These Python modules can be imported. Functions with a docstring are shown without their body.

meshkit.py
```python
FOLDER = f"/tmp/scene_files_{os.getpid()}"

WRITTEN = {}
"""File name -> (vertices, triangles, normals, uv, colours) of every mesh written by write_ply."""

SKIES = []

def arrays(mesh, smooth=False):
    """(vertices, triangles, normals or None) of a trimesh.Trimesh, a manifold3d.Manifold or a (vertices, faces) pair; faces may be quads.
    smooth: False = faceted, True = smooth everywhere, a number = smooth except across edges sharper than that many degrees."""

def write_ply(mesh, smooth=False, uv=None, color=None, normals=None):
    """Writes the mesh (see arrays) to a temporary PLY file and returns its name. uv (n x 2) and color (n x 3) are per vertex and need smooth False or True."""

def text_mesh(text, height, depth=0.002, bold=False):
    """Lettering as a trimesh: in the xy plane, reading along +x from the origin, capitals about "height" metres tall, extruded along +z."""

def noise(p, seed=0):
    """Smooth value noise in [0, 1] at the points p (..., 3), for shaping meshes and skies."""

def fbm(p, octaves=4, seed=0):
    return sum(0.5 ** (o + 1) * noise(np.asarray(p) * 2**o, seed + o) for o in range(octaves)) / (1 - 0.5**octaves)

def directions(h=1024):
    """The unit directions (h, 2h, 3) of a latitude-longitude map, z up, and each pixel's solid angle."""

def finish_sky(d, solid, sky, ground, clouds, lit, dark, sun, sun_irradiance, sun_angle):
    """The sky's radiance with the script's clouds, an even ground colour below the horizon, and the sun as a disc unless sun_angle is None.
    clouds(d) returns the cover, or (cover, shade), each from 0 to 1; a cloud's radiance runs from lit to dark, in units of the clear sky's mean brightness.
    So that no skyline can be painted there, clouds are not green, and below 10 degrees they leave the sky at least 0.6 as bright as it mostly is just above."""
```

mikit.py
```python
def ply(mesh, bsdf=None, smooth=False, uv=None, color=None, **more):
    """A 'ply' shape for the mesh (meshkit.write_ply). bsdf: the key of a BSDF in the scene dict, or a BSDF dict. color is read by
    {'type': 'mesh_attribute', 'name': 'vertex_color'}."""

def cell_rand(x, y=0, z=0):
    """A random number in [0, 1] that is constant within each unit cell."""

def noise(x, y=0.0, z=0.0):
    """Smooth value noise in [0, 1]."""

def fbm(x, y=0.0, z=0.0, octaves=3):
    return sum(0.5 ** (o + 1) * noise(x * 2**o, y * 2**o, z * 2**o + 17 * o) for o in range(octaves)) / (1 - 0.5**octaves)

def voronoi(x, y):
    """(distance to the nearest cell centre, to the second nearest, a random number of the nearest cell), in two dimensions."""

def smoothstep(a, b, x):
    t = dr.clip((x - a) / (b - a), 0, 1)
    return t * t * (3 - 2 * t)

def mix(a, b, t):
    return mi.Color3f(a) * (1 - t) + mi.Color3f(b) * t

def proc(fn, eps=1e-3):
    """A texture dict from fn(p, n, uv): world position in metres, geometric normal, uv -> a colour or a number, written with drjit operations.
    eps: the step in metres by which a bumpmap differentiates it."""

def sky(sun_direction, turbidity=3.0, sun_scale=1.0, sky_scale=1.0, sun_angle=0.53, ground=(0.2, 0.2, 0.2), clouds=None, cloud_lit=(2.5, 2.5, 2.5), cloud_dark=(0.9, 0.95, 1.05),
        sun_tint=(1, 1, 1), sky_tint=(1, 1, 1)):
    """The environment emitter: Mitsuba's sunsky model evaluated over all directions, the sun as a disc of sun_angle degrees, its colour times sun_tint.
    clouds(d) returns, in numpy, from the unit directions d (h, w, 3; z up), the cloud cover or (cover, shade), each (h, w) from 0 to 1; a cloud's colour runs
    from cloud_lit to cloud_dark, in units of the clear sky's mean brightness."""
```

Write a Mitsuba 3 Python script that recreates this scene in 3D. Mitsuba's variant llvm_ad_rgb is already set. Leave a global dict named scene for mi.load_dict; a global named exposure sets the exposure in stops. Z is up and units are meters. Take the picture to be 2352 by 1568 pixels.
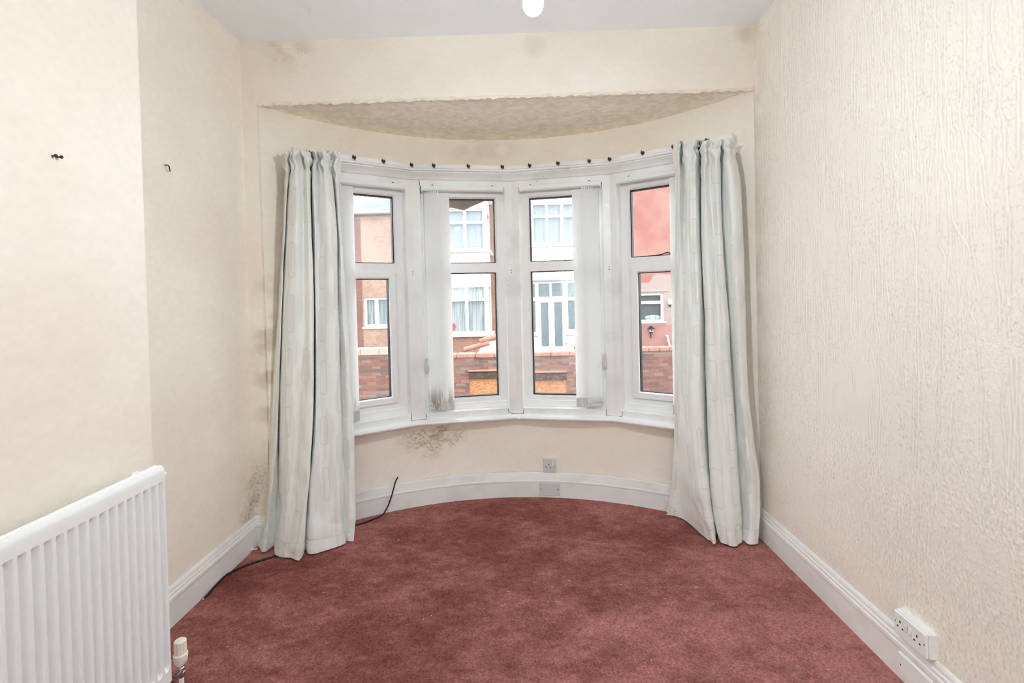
import math, json
import numpy as np, trimesh, shapely, drjit as dr
import mitsuba as mi, mikit, meshkit
from shapely.geometry import Polygon
from scipy.interpolate import CubicSpline, PchipInterpolator
from mikit import proc, noise, fbm, smoothstep, mix, cell_rand

T = mi.ScalarTransform4f
scene, labels = {}, {}
exposure = 0.28

# ------------------------------------------------------------------ camera, sky, lamp strength
CAM_H, FOCAL = 1.45, 1108.0
PITCH, YAW, ROLL, CY = 0.0153639678, -0.0169274777, -0.0238859522, 699.372


def camera_axes():
    f = np.array([math.sin(YAW) * math.cos(PITCH), math.cos(YAW) * math.cos(PITCH), -math.sin(PITCH)])
    r = np.array([math.cos(YAW), -math.sin(YAW), 0.0])
    u = np.cross(r, f)
    return f, math.cos(ROLL) * u - math.sin(ROLL) * r


_f, _u = camera_axes()
scene["camera"] = {"type": "perspective", "fov": 2 * math.degrees(math.atan(1176.0 / FOCAL)), "fov_axis": "x", "near_clip": 0.02, "far_clip": 200.0,
                   "principal_point_offset_x": 0.0, "principal_point_offset_y": (784.0 - CY) / 1568.0,
                   "to_world": T().look_at(origin=[0, 0, CAM_H], target=[float(_f[0]), float(_f[1]), CAM_H + float(_f[2])], up=_u.tolist())}
SKY_GAIN = 29.0
scene["sky"] = mikit.sky([0.3, 0.5, 0.8], turbidity=4.0, sun_scale=0.0, sky_scale=SKY_GAIN, ground=(0.25, 0.24, 0.23),
                         clouds=lambda d: (np.ones(d.shape[:2]), 0.25 * meshkit.fbm(d * 3.0, 3, 5)), cloud_lit=(0.97, 1.01, 1.03), cloud_dark=(0.79, 0.82, 0.85))
BULB = 1270.0


# ------------------------------------------------------------------ helpers
def lin(*c):
    c = np.array(c, float) / 255
    return [float(x) for x in np.where(c < 0.04045, c / 12.92, ((c + 0.055) / 1.055) ** 2.4)]


def key_for(name):
    k, i = name, 0
    while k in scene or k in taken:
        i += 1
        k = f"{name}_{i:03d}"
    taken.add(k)
    return k


taken = set()


def thing(name, label=None, category=None, group=None, kind=None):
    k = key_for(name)
    labels[k] = {a: b for a, b in dict(label=label, category=category, group=group, kind=kind).items() if b}
    return k


def add(name, mesh, mat, parent=None, smooth=False, label=None, category=None, group=None, kind=None, **kw):
    k = key_for(f"{parent}__{name}" if parent else name)
    scene[k] = mikit.ply(mesh, mat, smooth=smooth, **kw)
    tags = {a: b for a, b in dict(label=label, category=category, group=group, kind=kind).items() if b}
    if tags:
        labels[k] = tags
    return k


def again(name, shape, parent=None, to_world=None, **tags):
    """one more entry that shares a ply dict"""
    k = key_for(f"{parent}__{name}" if parent else name)
    scene[k] = {**shape, **({"to_world": to_world} if to_world is not None else {})}
    tags = {a: b for a, b in tags.items() if b}
    if tags:
        labels[k] = tags
    return k


def join(*ms):
    return trimesh.util.concatenate([m for m in ms])


def box(x0, x1, y0, y1, z0, z1):
    m = trimesh.creation.box([x1 - x0, y1 - y0, z1 - z0])
    m.apply_translation([(x0 + x1) / 2, (y0 + y1) / 2, (z0 + z1) / 2])
    return m


def cbox(x0, x1, y0, y1, z0, z1, c=0.003):
    pts = []
    for i in (0, 1):
        for j in (0, 1):
            for k in (0, 1):
                p = np.array([(x0, x1)[i], (y0, y1)[j], (z0, z1)[k]], float)
                s = np.array([1 - 2 * i, 1 - 2 * j, 1 - 2 * k], float) * c
                for a in range(3):
                    q = p + s
                    q[a] = p[a]
                    pts.append(q)
    return trimesh.convex.convex_hull(np.array(pts))


def prism(poly, z0, z1):
    m = trimesh.creation.extrude_polygon(poly if isinstance(poly, Polygon) else Polygon(poly), z1 - z0, engine="earcut")
    m.apply_translation([0, 0, z0])
    return m


def tube(points, r, sides=10, closed_ends=True):
    p = np.asarray(points, float)
    t = np.gradient(p, axis=0)
    t /= np.linalg.norm(t, axis=1, keepdims=True)
    ref = np.array([0.0, 0, 1]) if abs(t[0, 2]) < 0.9 else np.array([1.0, 0, 0])
    a = np.cross(t[0], ref)
    a /= np.linalg.norm(a)
    rings, rad = [], np.broadcast_to(r, (len(p),))
    ang = np.arange(sides) * 2 * np.pi / sides
    for i in range(len(p)):
        a = a - t[i] * (a @ t[i])
        a /= np.linalg.norm(a)
        b = np.cross(t[i], a)
        rings.append(p[i] + rad[i] * (np.cos(ang)[:, None] * a + np.sin(ang)[:, None] * b))
    v = np.vstack(rings)
    f = []
    for i in range(len(p) - 1):
        for j in range(sides):
            q = [i * sides + j, i * sides + (j + 1) % sides, (i + 1) * sides + (j + 1) % sides, (i + 1) * sides + j]
            f += [[q[0], q[1], q[2]], [q[0], q[2], q[3]]]
    if closed_ends:
        n = len(v)
        v = np.vstack([v, p[0], p[-1]])
        for j in range(sides):
            f.append([n, (j + 1) % sides, j])
            o = (len(p) - 1) * sides
            f.append([n + 1, o + j, o + (j + 1) % sides])
    return trimesh.Trimesh(v, f, process=False)


def spline(points, n=60):
    p = np.asarray(points, float)
    s = np.concatenate([[0], np.cumsum(np.linalg.norm(np.diff(p, axis=0), axis=1))])
    return PchipInterpolator(s, p)(np.linspace(0, s[-1], n))


def lathe(profile, sides=24, at=(0, 0, 0)):
    pr = np.asarray(profile, float)
    ang = np.arange(sides) * 2 * np.pi / sides
    v = np.concatenate([np.stack([r * np.cos(ang), r * np.sin(ang), np.full(sides, z)], 1) for r, z in pr])
    f = []
    for i in range(len(pr) - 1):
        for j in range(sides):
            q = [i * sides + j, i * sides + (j + 1) % sides, (i + 1) * sides + (j + 1) % sides, (i + 1) * sides + j]
            f += [[q[0], q[1], q[2]], [q[0], q[2], q[3]]]
    m = trimesh.Trimesh(v, f, process=False)
    m.apply_translation(at)
    return m


def grid_mesh(pts, flip=False):
    """pts (n, m, 3) -> surface"""
    n, m = pts.shape[:2]
    i, j = np.meshgrid(np.arange(n - 1), np.arange(m - 1), indexing="ij")
    a, b, c, d = i * m + j, i * m + j + 1, (i + 1) * m + j + 1, (i + 1) * m + j
    f = np.vstack([np.stack([a, b, c], -1).reshape(-1, 3), np.stack([a, c, d], -1).reshape(-1, 3)])
    return trimesh.Trimesh(pts.reshape(-1, 3), f[:, ::-1] if flip else f, process=False)


def ring(u0, u1, z0, z1, profile):
    """mitred rectangular frame; profile: closed list of (inset, w); local coordinates (u, w, z)"""
    v, f, n = [], [], len(profile)
    for a, w in profile:
        v += [[u0 + a, w, z0 + a], [u1 - a, w, z0 + a], [u1 - a, w, z1 - a], [u0 + a, w, z1 - a]]
    for k in range(n):
        k2 = (k + 1) % n
        for c in range(4):
            c2 = (c + 1) % 4
            q = [k * 4 + c, k * 4 + c2, k2 * 4 + c2, k2 * 4 + c]
            f += [[q[0], q[1], q[2]], [q[0], q[2], q[3]]]
    m = trimesh.Trimesh(np.array(v, float), np.array(f), process=False)
    m.fix_normals()
    return m


def sweep(path, profile, closed_profile=True, caps=True, only=None):
    """path: polyline (n,2) in plan; profile: list of (d, z), d measured to the RIGHT of the walking direction; mitred corners"""
    p = np.asarray(path, float)
    d = np.diff(p, axis=0)
    d /= np.linalg.norm(d, axis=1, keepdims=True)
    nr = np.stack([d[:, 1], -d[:, 0]], 1)
    mit = []
    for i in range(len(p)):
        if i == 0:
            mit.append(nr[0])
        elif i == len(p) - 1:
            mit.append(nr[-1])
        else:
            m = nr[i - 1] + nr[i]
            m /= np.linalg.norm(m)
            mit.append(m / (m @ nr[i]))
    mit = np.array(mit)
    pr = np.asarray(profile, float)
    if only is not None:
        p, mit = p[only:only + 2], mit[only:only + 2]
    v = np.concatenate([np.column_stack([p[i] + pr[:, :1] * mit[i], pr[:, 1]]) for i in range(len(p))])
    n, f = len(pr), []
    for i in range(len(p) - 1):
        for k in range(n if closed_profile else n - 1):
            k2 = (k + 1) % n
            q = [i * n + k, i * n + k2, (i + 1) * n + k2, (i + 1) * n + k]
            f += [[q[0], q[1], q[2]], [q[0], q[2], q[3]]]
    if caps:
        tri = trimesh.creation.triangulate_polygon(Polygon(pr), engine="earcut")
        order = [int(np.argmin(((pr - q) ** 2).sum(1))) for q in tri[0]]
        for t in tri[1]:
            t = [order[x] for x in t]
            f.append(t)
            f.append([x + (len(p) - 1) * n for x in t[::-1]])
    m = trimesh.Trimesh(v, f, process=False)
    m.fix_normals()
    return m


# ------------------------------------------------------------------ materials
def paint(key, color, rough=0.5, bump=None, bump_scale=0.001, spec=0.4, eps=1e-3):
    c = {"type": "rgb", "value": color} if isinstance(color, (list, tuple)) else color
    b = {"type": "principled", "base_color": c, "roughness": rough, "specular": spec}
    if bump is not None:
        b = {"type": "bumpmap", "nested_texture": proc(bump, eps), "scale": bump_scale, "nested_bsdf": b}
    scene[key] = {"type": "twosided", "bsdf": b}
    return key


CREAM = lin(240, 236, 225)


def blob(p, c, r, stretch=(1, 1, 1)):
    d = dr.sqrt(dr.square((p.x - c[0]) / stretch[0]) + dr.square((p.y - c[1]) / stretch[1]) + dr.square((p.z - c[2]) / stretch[2]))
    return 1 - smoothstep(0.15 * r, r, d)


def wall_color(p, n, uv):
    mott = fbm(p.x * 2.2, p.y * 2.2, p.z * 2.2, 3)
    fine = fbm(p.x * 45, p.y * 45, p.z * 45, 2)
    c = mix(CREAM, lin(233, 225, 212), 0.75 * smoothstep(0.3, 0.75, mott))
    speck = smoothstep(0.62, 0.8, fbm(p.x * 38, p.y * 38, p.z * 38, 3))
    cloud = fbm(p.x * 9, p.y * 9, p.z * 9, 4)
    # mould high on the beam, under the sill, in the lower corner; grey bloom above the lamp
    m1 = blob(p, (-1.33, 2.855, 2.93), 0.2, (1, 1, 0.75)) * smoothstep(0.3, 0.62, cloud)
    c = mix(c, lin(176, 155, 126), 0.40 * m1)
    c = mix(c, lin(110, 88, 62), 0.75 * m1 * speck)
    c = mix(c, lin(176, 164, 142), 0.22 * blob(p, (0.12, 2.855, 2.92), 0.10))
    c = mix(c, lin(165, 150, 122), 0.30 * blob(p, (1.35, 2.855, 2.95), 0.08))
    c = mix(c, lin(168, 148, 122), 0.20 * blob(p, (-0.22, 3.62, 2.55), 0.30, (1.2, 1, 0.45)) * smoothstep(0.35, 0.6, cloud))
    vein = smoothstep(0.10, 0.0, dr.abs(fbm(p.x * 13 + 2, p.y * 13, p.z * 13, 4) - 0.5))
    grain = smoothstep(0.50, 0.72, fbm(p.x * 70, p.y * 70, p.z * 70, 3))
    m2 = blob(p, (-0.62, 3.40, 0.47), 0.32, (1, 1, 0.62))
    c = mix(c, lin(206, 190, 164), 0.5 * m2 * smoothstep(0.35, 0.6, cloud))
    c = mix(c, lin(134, 110, 82), 0.6 * m2 * smoothstep(0.42, 0.6, cloud) * grain)
    c = mix(c, lin(132, 108, 80), 0.45 * m2 * vein * smoothstep(0.4, 0.55, cloud))
    m3 = blob(p, (-1.60, 2.90, 0.18), 0.30, (1, 1, 1.5)) * smoothstep(0.30, 0.6, cloud)
    c = mix(c, lin(168, 150, 122), 0.5 * m3)
    c = mix(c, lin(86, 68, 48), 0.55 * m3 * grain)
    m4 = smoothstep(0.205, 0.17, p.z + 0.03 * cloud) * smoothstep(2.9, 3.1, p.y) * smoothstep(0.40, 0.6, fbm(p.x * 6, p.y * 6, 4, 3))
    c = mix(c, lin(140, 122, 98), 0.55 * m4 * (0.4 + 0.6 * grain))
    m5 = blob(p, (-1.52, 2.87, 1.1), 0.25, (0.5, 0.6, 3.2)) * smoothstep(0.42, 0.65, cloud)
    c = mix(c, lin(158, 142, 114), 0.42 * m5)
    return c * (0.97 + 0.06 * fine)


def wall_bump(p, n, uv):
    return fbm(p.x * 14, p.y * 14, p.z * 14, 3) + 0.10 * fbm(p.x * 160, p.y * 160, p.z * 160, 2)


def crumb_height(p, n, uv):
    crumb = smoothstep(0.5, 0.85, noise(p.y * 230, p.z * 230, 3)) * smoothstep(0.35, 0.6, noise(p.y * 6, p.z * 6, 8))
    return 0.6 * crumb + 0.5 * fbm(p.y * 110, p.z * 110, 2)


paint("mat_wall", proc(wall_color), 0.6, wall_bump, 0.004, 0.25)
paint("mat_right", lin(237, 231, 218), 0.6)
paint("mat_relief", {"type": "mesh_attribute", "name": "vertex_color"}, 0.6, crumb_height, 0.0016, 0.3, 0.0012)
paint("mat_ceiling", proc(lambda p, n, uv: mix(lin(240, 246, 251), lin(233, 239, 245), fbm(p.x * 3, p.y * 3, 0, 3))), 0.7,
      lambda p, n, uv: fbm(p.x * 26, p.y * 26, 2, 3), 0.010, 0.2)
paint("mat_soffit", proc(lambda p, n, uv: mix(lin(236, 229, 216), lin(226, 216, 200), smoothstep(0.3, 0.7, fbm(p.x * 30, p.y * 30, 1, 4)))), 0.8,
      lambda p, n, uv: fbm(p.x * 70, p.y * 70, 3, 3), 0.010, 0.2)


def gloss_color(p, n, uv):
    c = mix(lin(231, 233, 232), lin(222, 224, 223), smoothstep(0.4, 0.75, fbm(p.x * 6, p.y * 6, p.z * 6, 3)))
    chip = smoothstep(0.86, 0.90, noise(p.x * 75, p.y * 75, p.z * 110)) * smoothstep(0.58, 0.75, noise(p.x * 6, p.y * 6, p.z * 6))
    return mix(c, lin(170, 164, 152), 0.6 * chip)


paint("mat_gloss", proc(gloss_color), 0.3, lambda p, n, uv: fbm(p.x * 25, p.y * 25, p.z * 25, 2), 0.002, 0.5)
paint("mat_upvc", lin(233, 235, 235), 0.28, None, 0, 0.5)
paint("mat_blind", lin(228, 228, 224), 0.7, None, 0, 0.2)
def slat_color(p, n, uv):
    dirt = smoothstep(0.86, 0.70, p.z) * smoothstep(-0.2, -0.5, p.x) * smoothstep(0.45, 0.62, fbm(p.x * 60, p.y * 60, p.z * 9, 3))
    return mix(lin(246, 248, 248), lin(150, 140, 118), 0.7 * dirt)


scene["mat_slat"] = {"type": "principledthin", "base_color": proc(slat_color), "roughness": 0.8, "diff_trans": 0.8}
paint("mat_weight", lin(196, 197, 194), 0.6)
paint("mat_weight_dark", lin(140, 138, 132), 0.6)
paint("mat_black", lin(22, 21, 22), 0.45)
paint("mat_dark", lin(48, 42, 36), 0.6)
paint("mat_brass", {"type": "rgb", "value": lin(120, 92, 50)}, 0.4)
paint("mat_plastic", lin(230, 234, 233), 0.3)
paint("mat_old_plastic", lin(205, 206, 206), 0.35)
paint("mat_ivory", lin(238, 234, 224), 0.35)
paint("mat_enamel", lin(232, 237, 237), 0.25, None, 0, 0.5)
scene["mat_chrome"] = {"type": "roughconductor", "material": "Cr", "alpha": 0.15}
scene["mat_mist"] = {"type": "mask", "opacity": proc(lambda p, n, uv: 0.02 + (0.03 + 0.07 * smoothstep(1.6, 1.75, p.z)) * 1.6 * fbm(p.x * 5, p.y * 5, p.z * 3, 3) + 0.05 * smoothstep(0.6, 0.7, noise(p.x * 140, p.y * 140, p.z * 90))),
                     "nested": {"type": "principledthin", "base_color": {"type": "rgb", "value": [0.93, 0.95, 0.97]}, "roughness": 0.9, "diff_trans": 1.6}}
scene["mat_glass"] = {"type": "thindielectric", "int_ior": 1.5}


def carpet_color(p, n, uv):
    wear = fbm(p.x * 1.6 + 3, p.y * 2.4, 0, 4)
    patch = fbm(p.x * 9, p.y * 14, 5, 3)
    tuft = noise(p.x * 230, p.y * 230, 1)
    tuft2 = noise(p.x * 120 + 7, p.y * 120, 2)
    c = mix(lin(114, 66, 61), lin(170, 115, 109), smoothstep(0.25, 0.75, 0.55 * wear + 0.25 * patch + 0.2 * fbm(p.x * 26, p.y * 40, 2, 3)))
    c = c * (0.56 + 0.60 * tuft + 0.28 * tuft2)
    lint = smoothstep(0.955, 0.97, noise(p.x * 70, p.y * 70, 9)) * smoothstep(0.7, 0.8, noise(p.x * 9, p.y * 9, 4))
    return mix(c, lin(214, 190, 176), 0.8 * lint)


paint("mat_carpet", proc(carpet_color), 0.95, lambda p, n, uv: noise(p.x * 230, p.y * 230, 1) + 0.7 * noise(p.x * 120 + 7, p.y * 120, 2) + 1.5 * fbm(p.x * 12, p.y * 12, 3, 2), 0.0055, 0.1, 0.0015)


def cloth_color(p, n, uv):
    """woven-in pattern of rounded oblongs in columns; uv in metres along the cloth and up it"""
    x = uv.x / 0.115
    col = dr.floor(x)
    fx = (x - col - 0.5) * 0.115
    y = uv.y / 0.31 + cell_rand(col, 3)
    row = dr.floor(y)
    fy = (y - row - 0.5) * 0.31
    hw, hh = 0.026 + 0.012 * cell_rand(col, 5), 0.085 + 0.035 * cell_rand(col, row, 6)
    qx, qy = dr.maximum(dr.abs(fx) - hw + 0.022, 0), dr.maximum(dr.abs(fy) - hh + 0.022, 0)
    d = dr.sqrt(qx * qx + qy * qy) - 0.022
    band = smoothstep(-0.0085, -0.0065, d) * smoothstep(0.001, -0.001, d)
    on = smoothstep(0.25, 0.3, cell_rand(col, row, 8))
    c = mix(lin(228, 231, 229), lin(219, 222, 220), smoothstep(0.4, 0.7, noise(uv.x * 60, uv.y * 7)))
    return mix(c, lin(203, 201, 194), on * (0.42 * band + 0.10 * smoothstep(0.0, -0.004, d)))


scene["mat_curtain"] = {"type": "twosided", "bsdf": {"type": "bumpmap", "nested_texture": proc(lambda p, n, uv: fbm(uv.x * 25, uv.y * 9, 1, 3)), "scale": 0.006,
                                                     "nested_bsdf": {"type": "principled", "base_color": proc(cloth_color), "roughness": 0.55, "specular": 0.3, "sheen": 0.4}}}
paint("mat_lining", lin(226, 222, 208), 0.7)


# ------------------------------------------------------------------ the room shell
XL, XR, ZC, YB = -1.622, 1.397, 2.997, 2.855
XBR, YBR, YREAR = -1.357, 1.737, -2.3
ZBEAM = 2.633


def arc_at(z):
    """inner face of the curved bay wall at height z: centre, radius, end angles (the old wall leans out a little upwards)"""
    s = z / ZBEAM
    lo, hi = (-0.05, 1.532, 1.963, -1.512, 1.397), (-0.075, 1.879, 1.762, -1.534, 1.391)
    cx, cy, r, xl, xr = [a + (b - a) * s for a, b in zip(lo, hi)]
    return cx, cy, r, math.acos((xl - cx) / r), math.acos((xr - cx) / r)


def arc_points(z, t, out=0.0):
    cx, cy, r, a0, a1 = arc_at(z)
    a = a0 + (a1 - a0) * np.asarray(t, float)
    return np.stack([cx + (r + out) * np.cos(a), cy + (r + out) * np.sin(a)], -1)


BAY = np.array([[-1.289, 3.016], [-0.735, 3.375], [-0.045, 3.500], [0.640, 3.375], [1.194, 3.016]])
LENGTH = [float(np.linalg.norm(BAY[i + 1] - BAY[i])) for i in range(4)]


def facet(i):
    t = (BAY[i + 1] - BAY[i]) / LENGTH[i]
    return t, np.array([-t[1], t[0]])


def on_facet(mesh, i):
    """local (u along the light, w outwards, z) -> world"""
    t, n = facet(i)
    m = mesh.copy()
    v = np.array(m.vertices)
    m.vertices = np.column_stack([BAY[i][0] + v[:, 0] * t[0] + v[:, 1] * n[0], BAY[i][1] + v[:, 0] * t[1] + v[:, 1] * n[1], v[:, 2]])
    return m


floor_poly = Polygon([(XL - 0.02, YREAR), (XR + 0.02, YREAR), (XR + 0.02, 2.87)] + [tuple(q) for q in arc_points(0.0, np.linspace(1, 0, 41), 0.04)] + [(XL - 0.02, 2.87)])
add("floor", prism(floor_poly, -0.06, 0.0), "mat_carpet", kind="structure", label="worn dusky red carpet covering the floor into the bay", smooth=False)
add("ceiling", box(XL - 0.1, XR + 0.1, YREAR, YB + 0.05, ZC, ZC + 0.1), "mat_ceiling", kind="structure", label="pale grey textured ceiling above the room")
# raised drips of the relief paper on the right wall: a height field
rng = np.random.default_rng(77)
gy0, gz0, sy, sz = 0.70, 0.10, 0.0024, 0.0045
ny, nz = int((2.90 - gy0) / sy) + 1, int((3.02 - gz0) / sz) + 1
H = np.zeros((ny, nz))
for k in range(1050):
    y, z = gy0 + rng.random() * (2.9 - gy0), gz0 + 0.15 + 2.85 * rng.random() ** 0.6
    n_ = int(rng.uniform(0.06, 0.42) / 0.004)
    w = rng.uniform(0.0015, 0.0028)
    amp = rng.uniform(0.0012, 0.0030) * (0.5 if z < 1.0 else 1.0)
    slope = rng.normal(0, 0.06)
    ys_, zs_ = [], []
    for i in range(n_):
        if rng.random() < 0.035:
            slope = rng.choice([rng.normal(0, 0.07), rng.uniform(-0.2, 0.75)], p=[0.6, 0.4])
        elif abs(slope) > 0.2 and rng.random() < 0.2:
            slope = rng.normal(0, 0.06)
        y += -slope * 0.004
        z -= 0.004
        ys_.append(y)
        zs_.append(z)
    ys_, zs_ = np.array(ys_), np.array(zs_)
    a_ = amp * np.minimum(1, np.minimum(np.arange(n_), n_ - 1 - np.arange(n_)) / 4 + 0.2) * (0.75 + 0.5 * rng.random(n_))
    iy, iz = np.round((ys_ - gy0) / sy).astype(int), np.round((zs_ - gz0) / sz).astype(int)
    for dy in range(-3, 4):
        for dz in (-1, 0, 1):
            jy, jz = iy + dy, iz + dz
            ok = (jy >= 0) & (jy < ny) & (jz >= 0) & (jz < nz)
            d2 = ((gy0 + jy * sy - ys_) / w) ** 2 + ((gz0 + jz * sz - zs_) / (w * 1.6)) ** 2
            np.maximum.at(H, (jy[ok], jz[ok]), (a_ * np.exp(-d2))[ok])
YG, ZG = np.meshgrid(gy0 + np.arange(ny) * sy, gz0 + np.arange(nz) * sz, indexing="ij")
PG = np.stack([YG, ZG, np.zeros_like(YG)], -1)
H += (0.0007 + 0.0007 * np.clip((1.5 - ZG) / 0.7, 0, 1)) * np.clip(2.2 * meshkit.noise(PG * np.array([150, 110, 1]), 3) - 0.9, 0, 1) * np.clip(3 * meshkit.noise(PG * 5, 4) - 0.6, 0.25, 1)
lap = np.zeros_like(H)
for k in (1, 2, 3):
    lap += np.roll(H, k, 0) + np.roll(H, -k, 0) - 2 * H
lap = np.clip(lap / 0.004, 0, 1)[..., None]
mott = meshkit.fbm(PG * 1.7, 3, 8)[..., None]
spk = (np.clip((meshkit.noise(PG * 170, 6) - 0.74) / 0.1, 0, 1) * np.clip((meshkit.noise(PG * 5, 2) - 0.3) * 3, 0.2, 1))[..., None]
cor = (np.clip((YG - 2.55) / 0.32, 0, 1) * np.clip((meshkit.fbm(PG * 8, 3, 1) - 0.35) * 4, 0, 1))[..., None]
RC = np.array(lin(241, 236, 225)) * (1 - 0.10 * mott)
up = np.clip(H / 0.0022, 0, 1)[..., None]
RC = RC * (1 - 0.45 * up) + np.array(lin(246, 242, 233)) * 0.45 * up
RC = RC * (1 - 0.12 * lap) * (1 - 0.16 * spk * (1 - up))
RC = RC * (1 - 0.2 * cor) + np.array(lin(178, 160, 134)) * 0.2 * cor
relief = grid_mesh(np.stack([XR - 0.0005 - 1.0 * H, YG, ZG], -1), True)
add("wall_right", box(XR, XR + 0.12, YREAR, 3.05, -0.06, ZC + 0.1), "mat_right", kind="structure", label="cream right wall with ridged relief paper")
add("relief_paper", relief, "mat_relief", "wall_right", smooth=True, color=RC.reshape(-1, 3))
add("wall_left", join(box(XL - 0.12, XL, YREAR, 3.05, -0.06, ZC + 0.1)), "mat_wall", kind="structure", label="cream alcove wall left of the bay")
add("wall_chimney", cbox(XL + 0.001, XBR, 0.30, YBR, -0.01, ZC + 0.02, 0.004), "mat_wall", kind="structure", label="cream chimney breast standing forward of the left wall")
add("wall_back", join(box(XL, XR, YB, YB + 0.16, ZBEAM + 0.008, ZC + 0.05), box(XL, -1.534, YB, YB + 0.16, -0.01, ZBEAM + 0.008)), "mat_wall", kind="structure", label="cream beam and pier framing the bay opening")
rear = Polygon([(XL, -0.06), (XR, -0.06), (XR, ZC + 0.1), (XL, ZC + 0.1)])
RW0, RW1, RZT = -1.45, 1.25, 2.3
add("wall_rear", join(box(XL, RW0, YREAR - 0.12, YREAR, -0.06, ZC + 0.1), box(RW1, XR, YREAR - 0.12, YREAR, -0.06, ZC + 0.1), box(RW0, RW1, YREAR - 0.12, YREAR, RZT, ZC + 0.1), box(RW0, RW1, YREAR - 0.12, YREAR, -0.06, 0.04)), "mat_wall", kind="structure", label="cream wall behind the camera")

# bay wall: below the sill and above the window head, plus the cheeks beside the lights
tt = np.linspace(0, 1, 97)
tl, tr = 0.085, 0.925


def bay_shell(t, zs):
    inner = np.array([[np.append(q, z) for q in arc_points(z, t)] for z in zs])
    outer = np.array([[np.append(q, z) for q in arc_points(z, t, 0.24)] for z in zs])
    a, b = grid_mesh(inner), grid_mesh(outer, True)
    top = grid_mesh(np.stack([inner[-1], outer[-1]]))
    bot = grid_mesh(np.stack([outer[0], inner[0]]))
    l = grid_mesh(np.stack([outer[:, 0], inner[:, 0]], 0))
    r = grid_mesh(np.stack([inner[:, -1], outer[:, -1]], 0))
    return join(a, b, top, bot, l, r)


add("wall_bay", join(bay_shell(tt, np.linspace(-0.06, 0.575, 5)), bay_shell(tt, np.linspace(2.34, ZBEAM + 0.03, 4)),
                     bay_shell(np.linspace(0, tl, 12), np.linspace(0.575, 2.34, 6)), bay_shell(np.linspace(tr, 1, 12), np.linspace(0.575, 2.34, 6))),
    "mat_wall", smooth=35, kind="structure", label="curved cream wall of the bay, damp stained under the sill")

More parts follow.
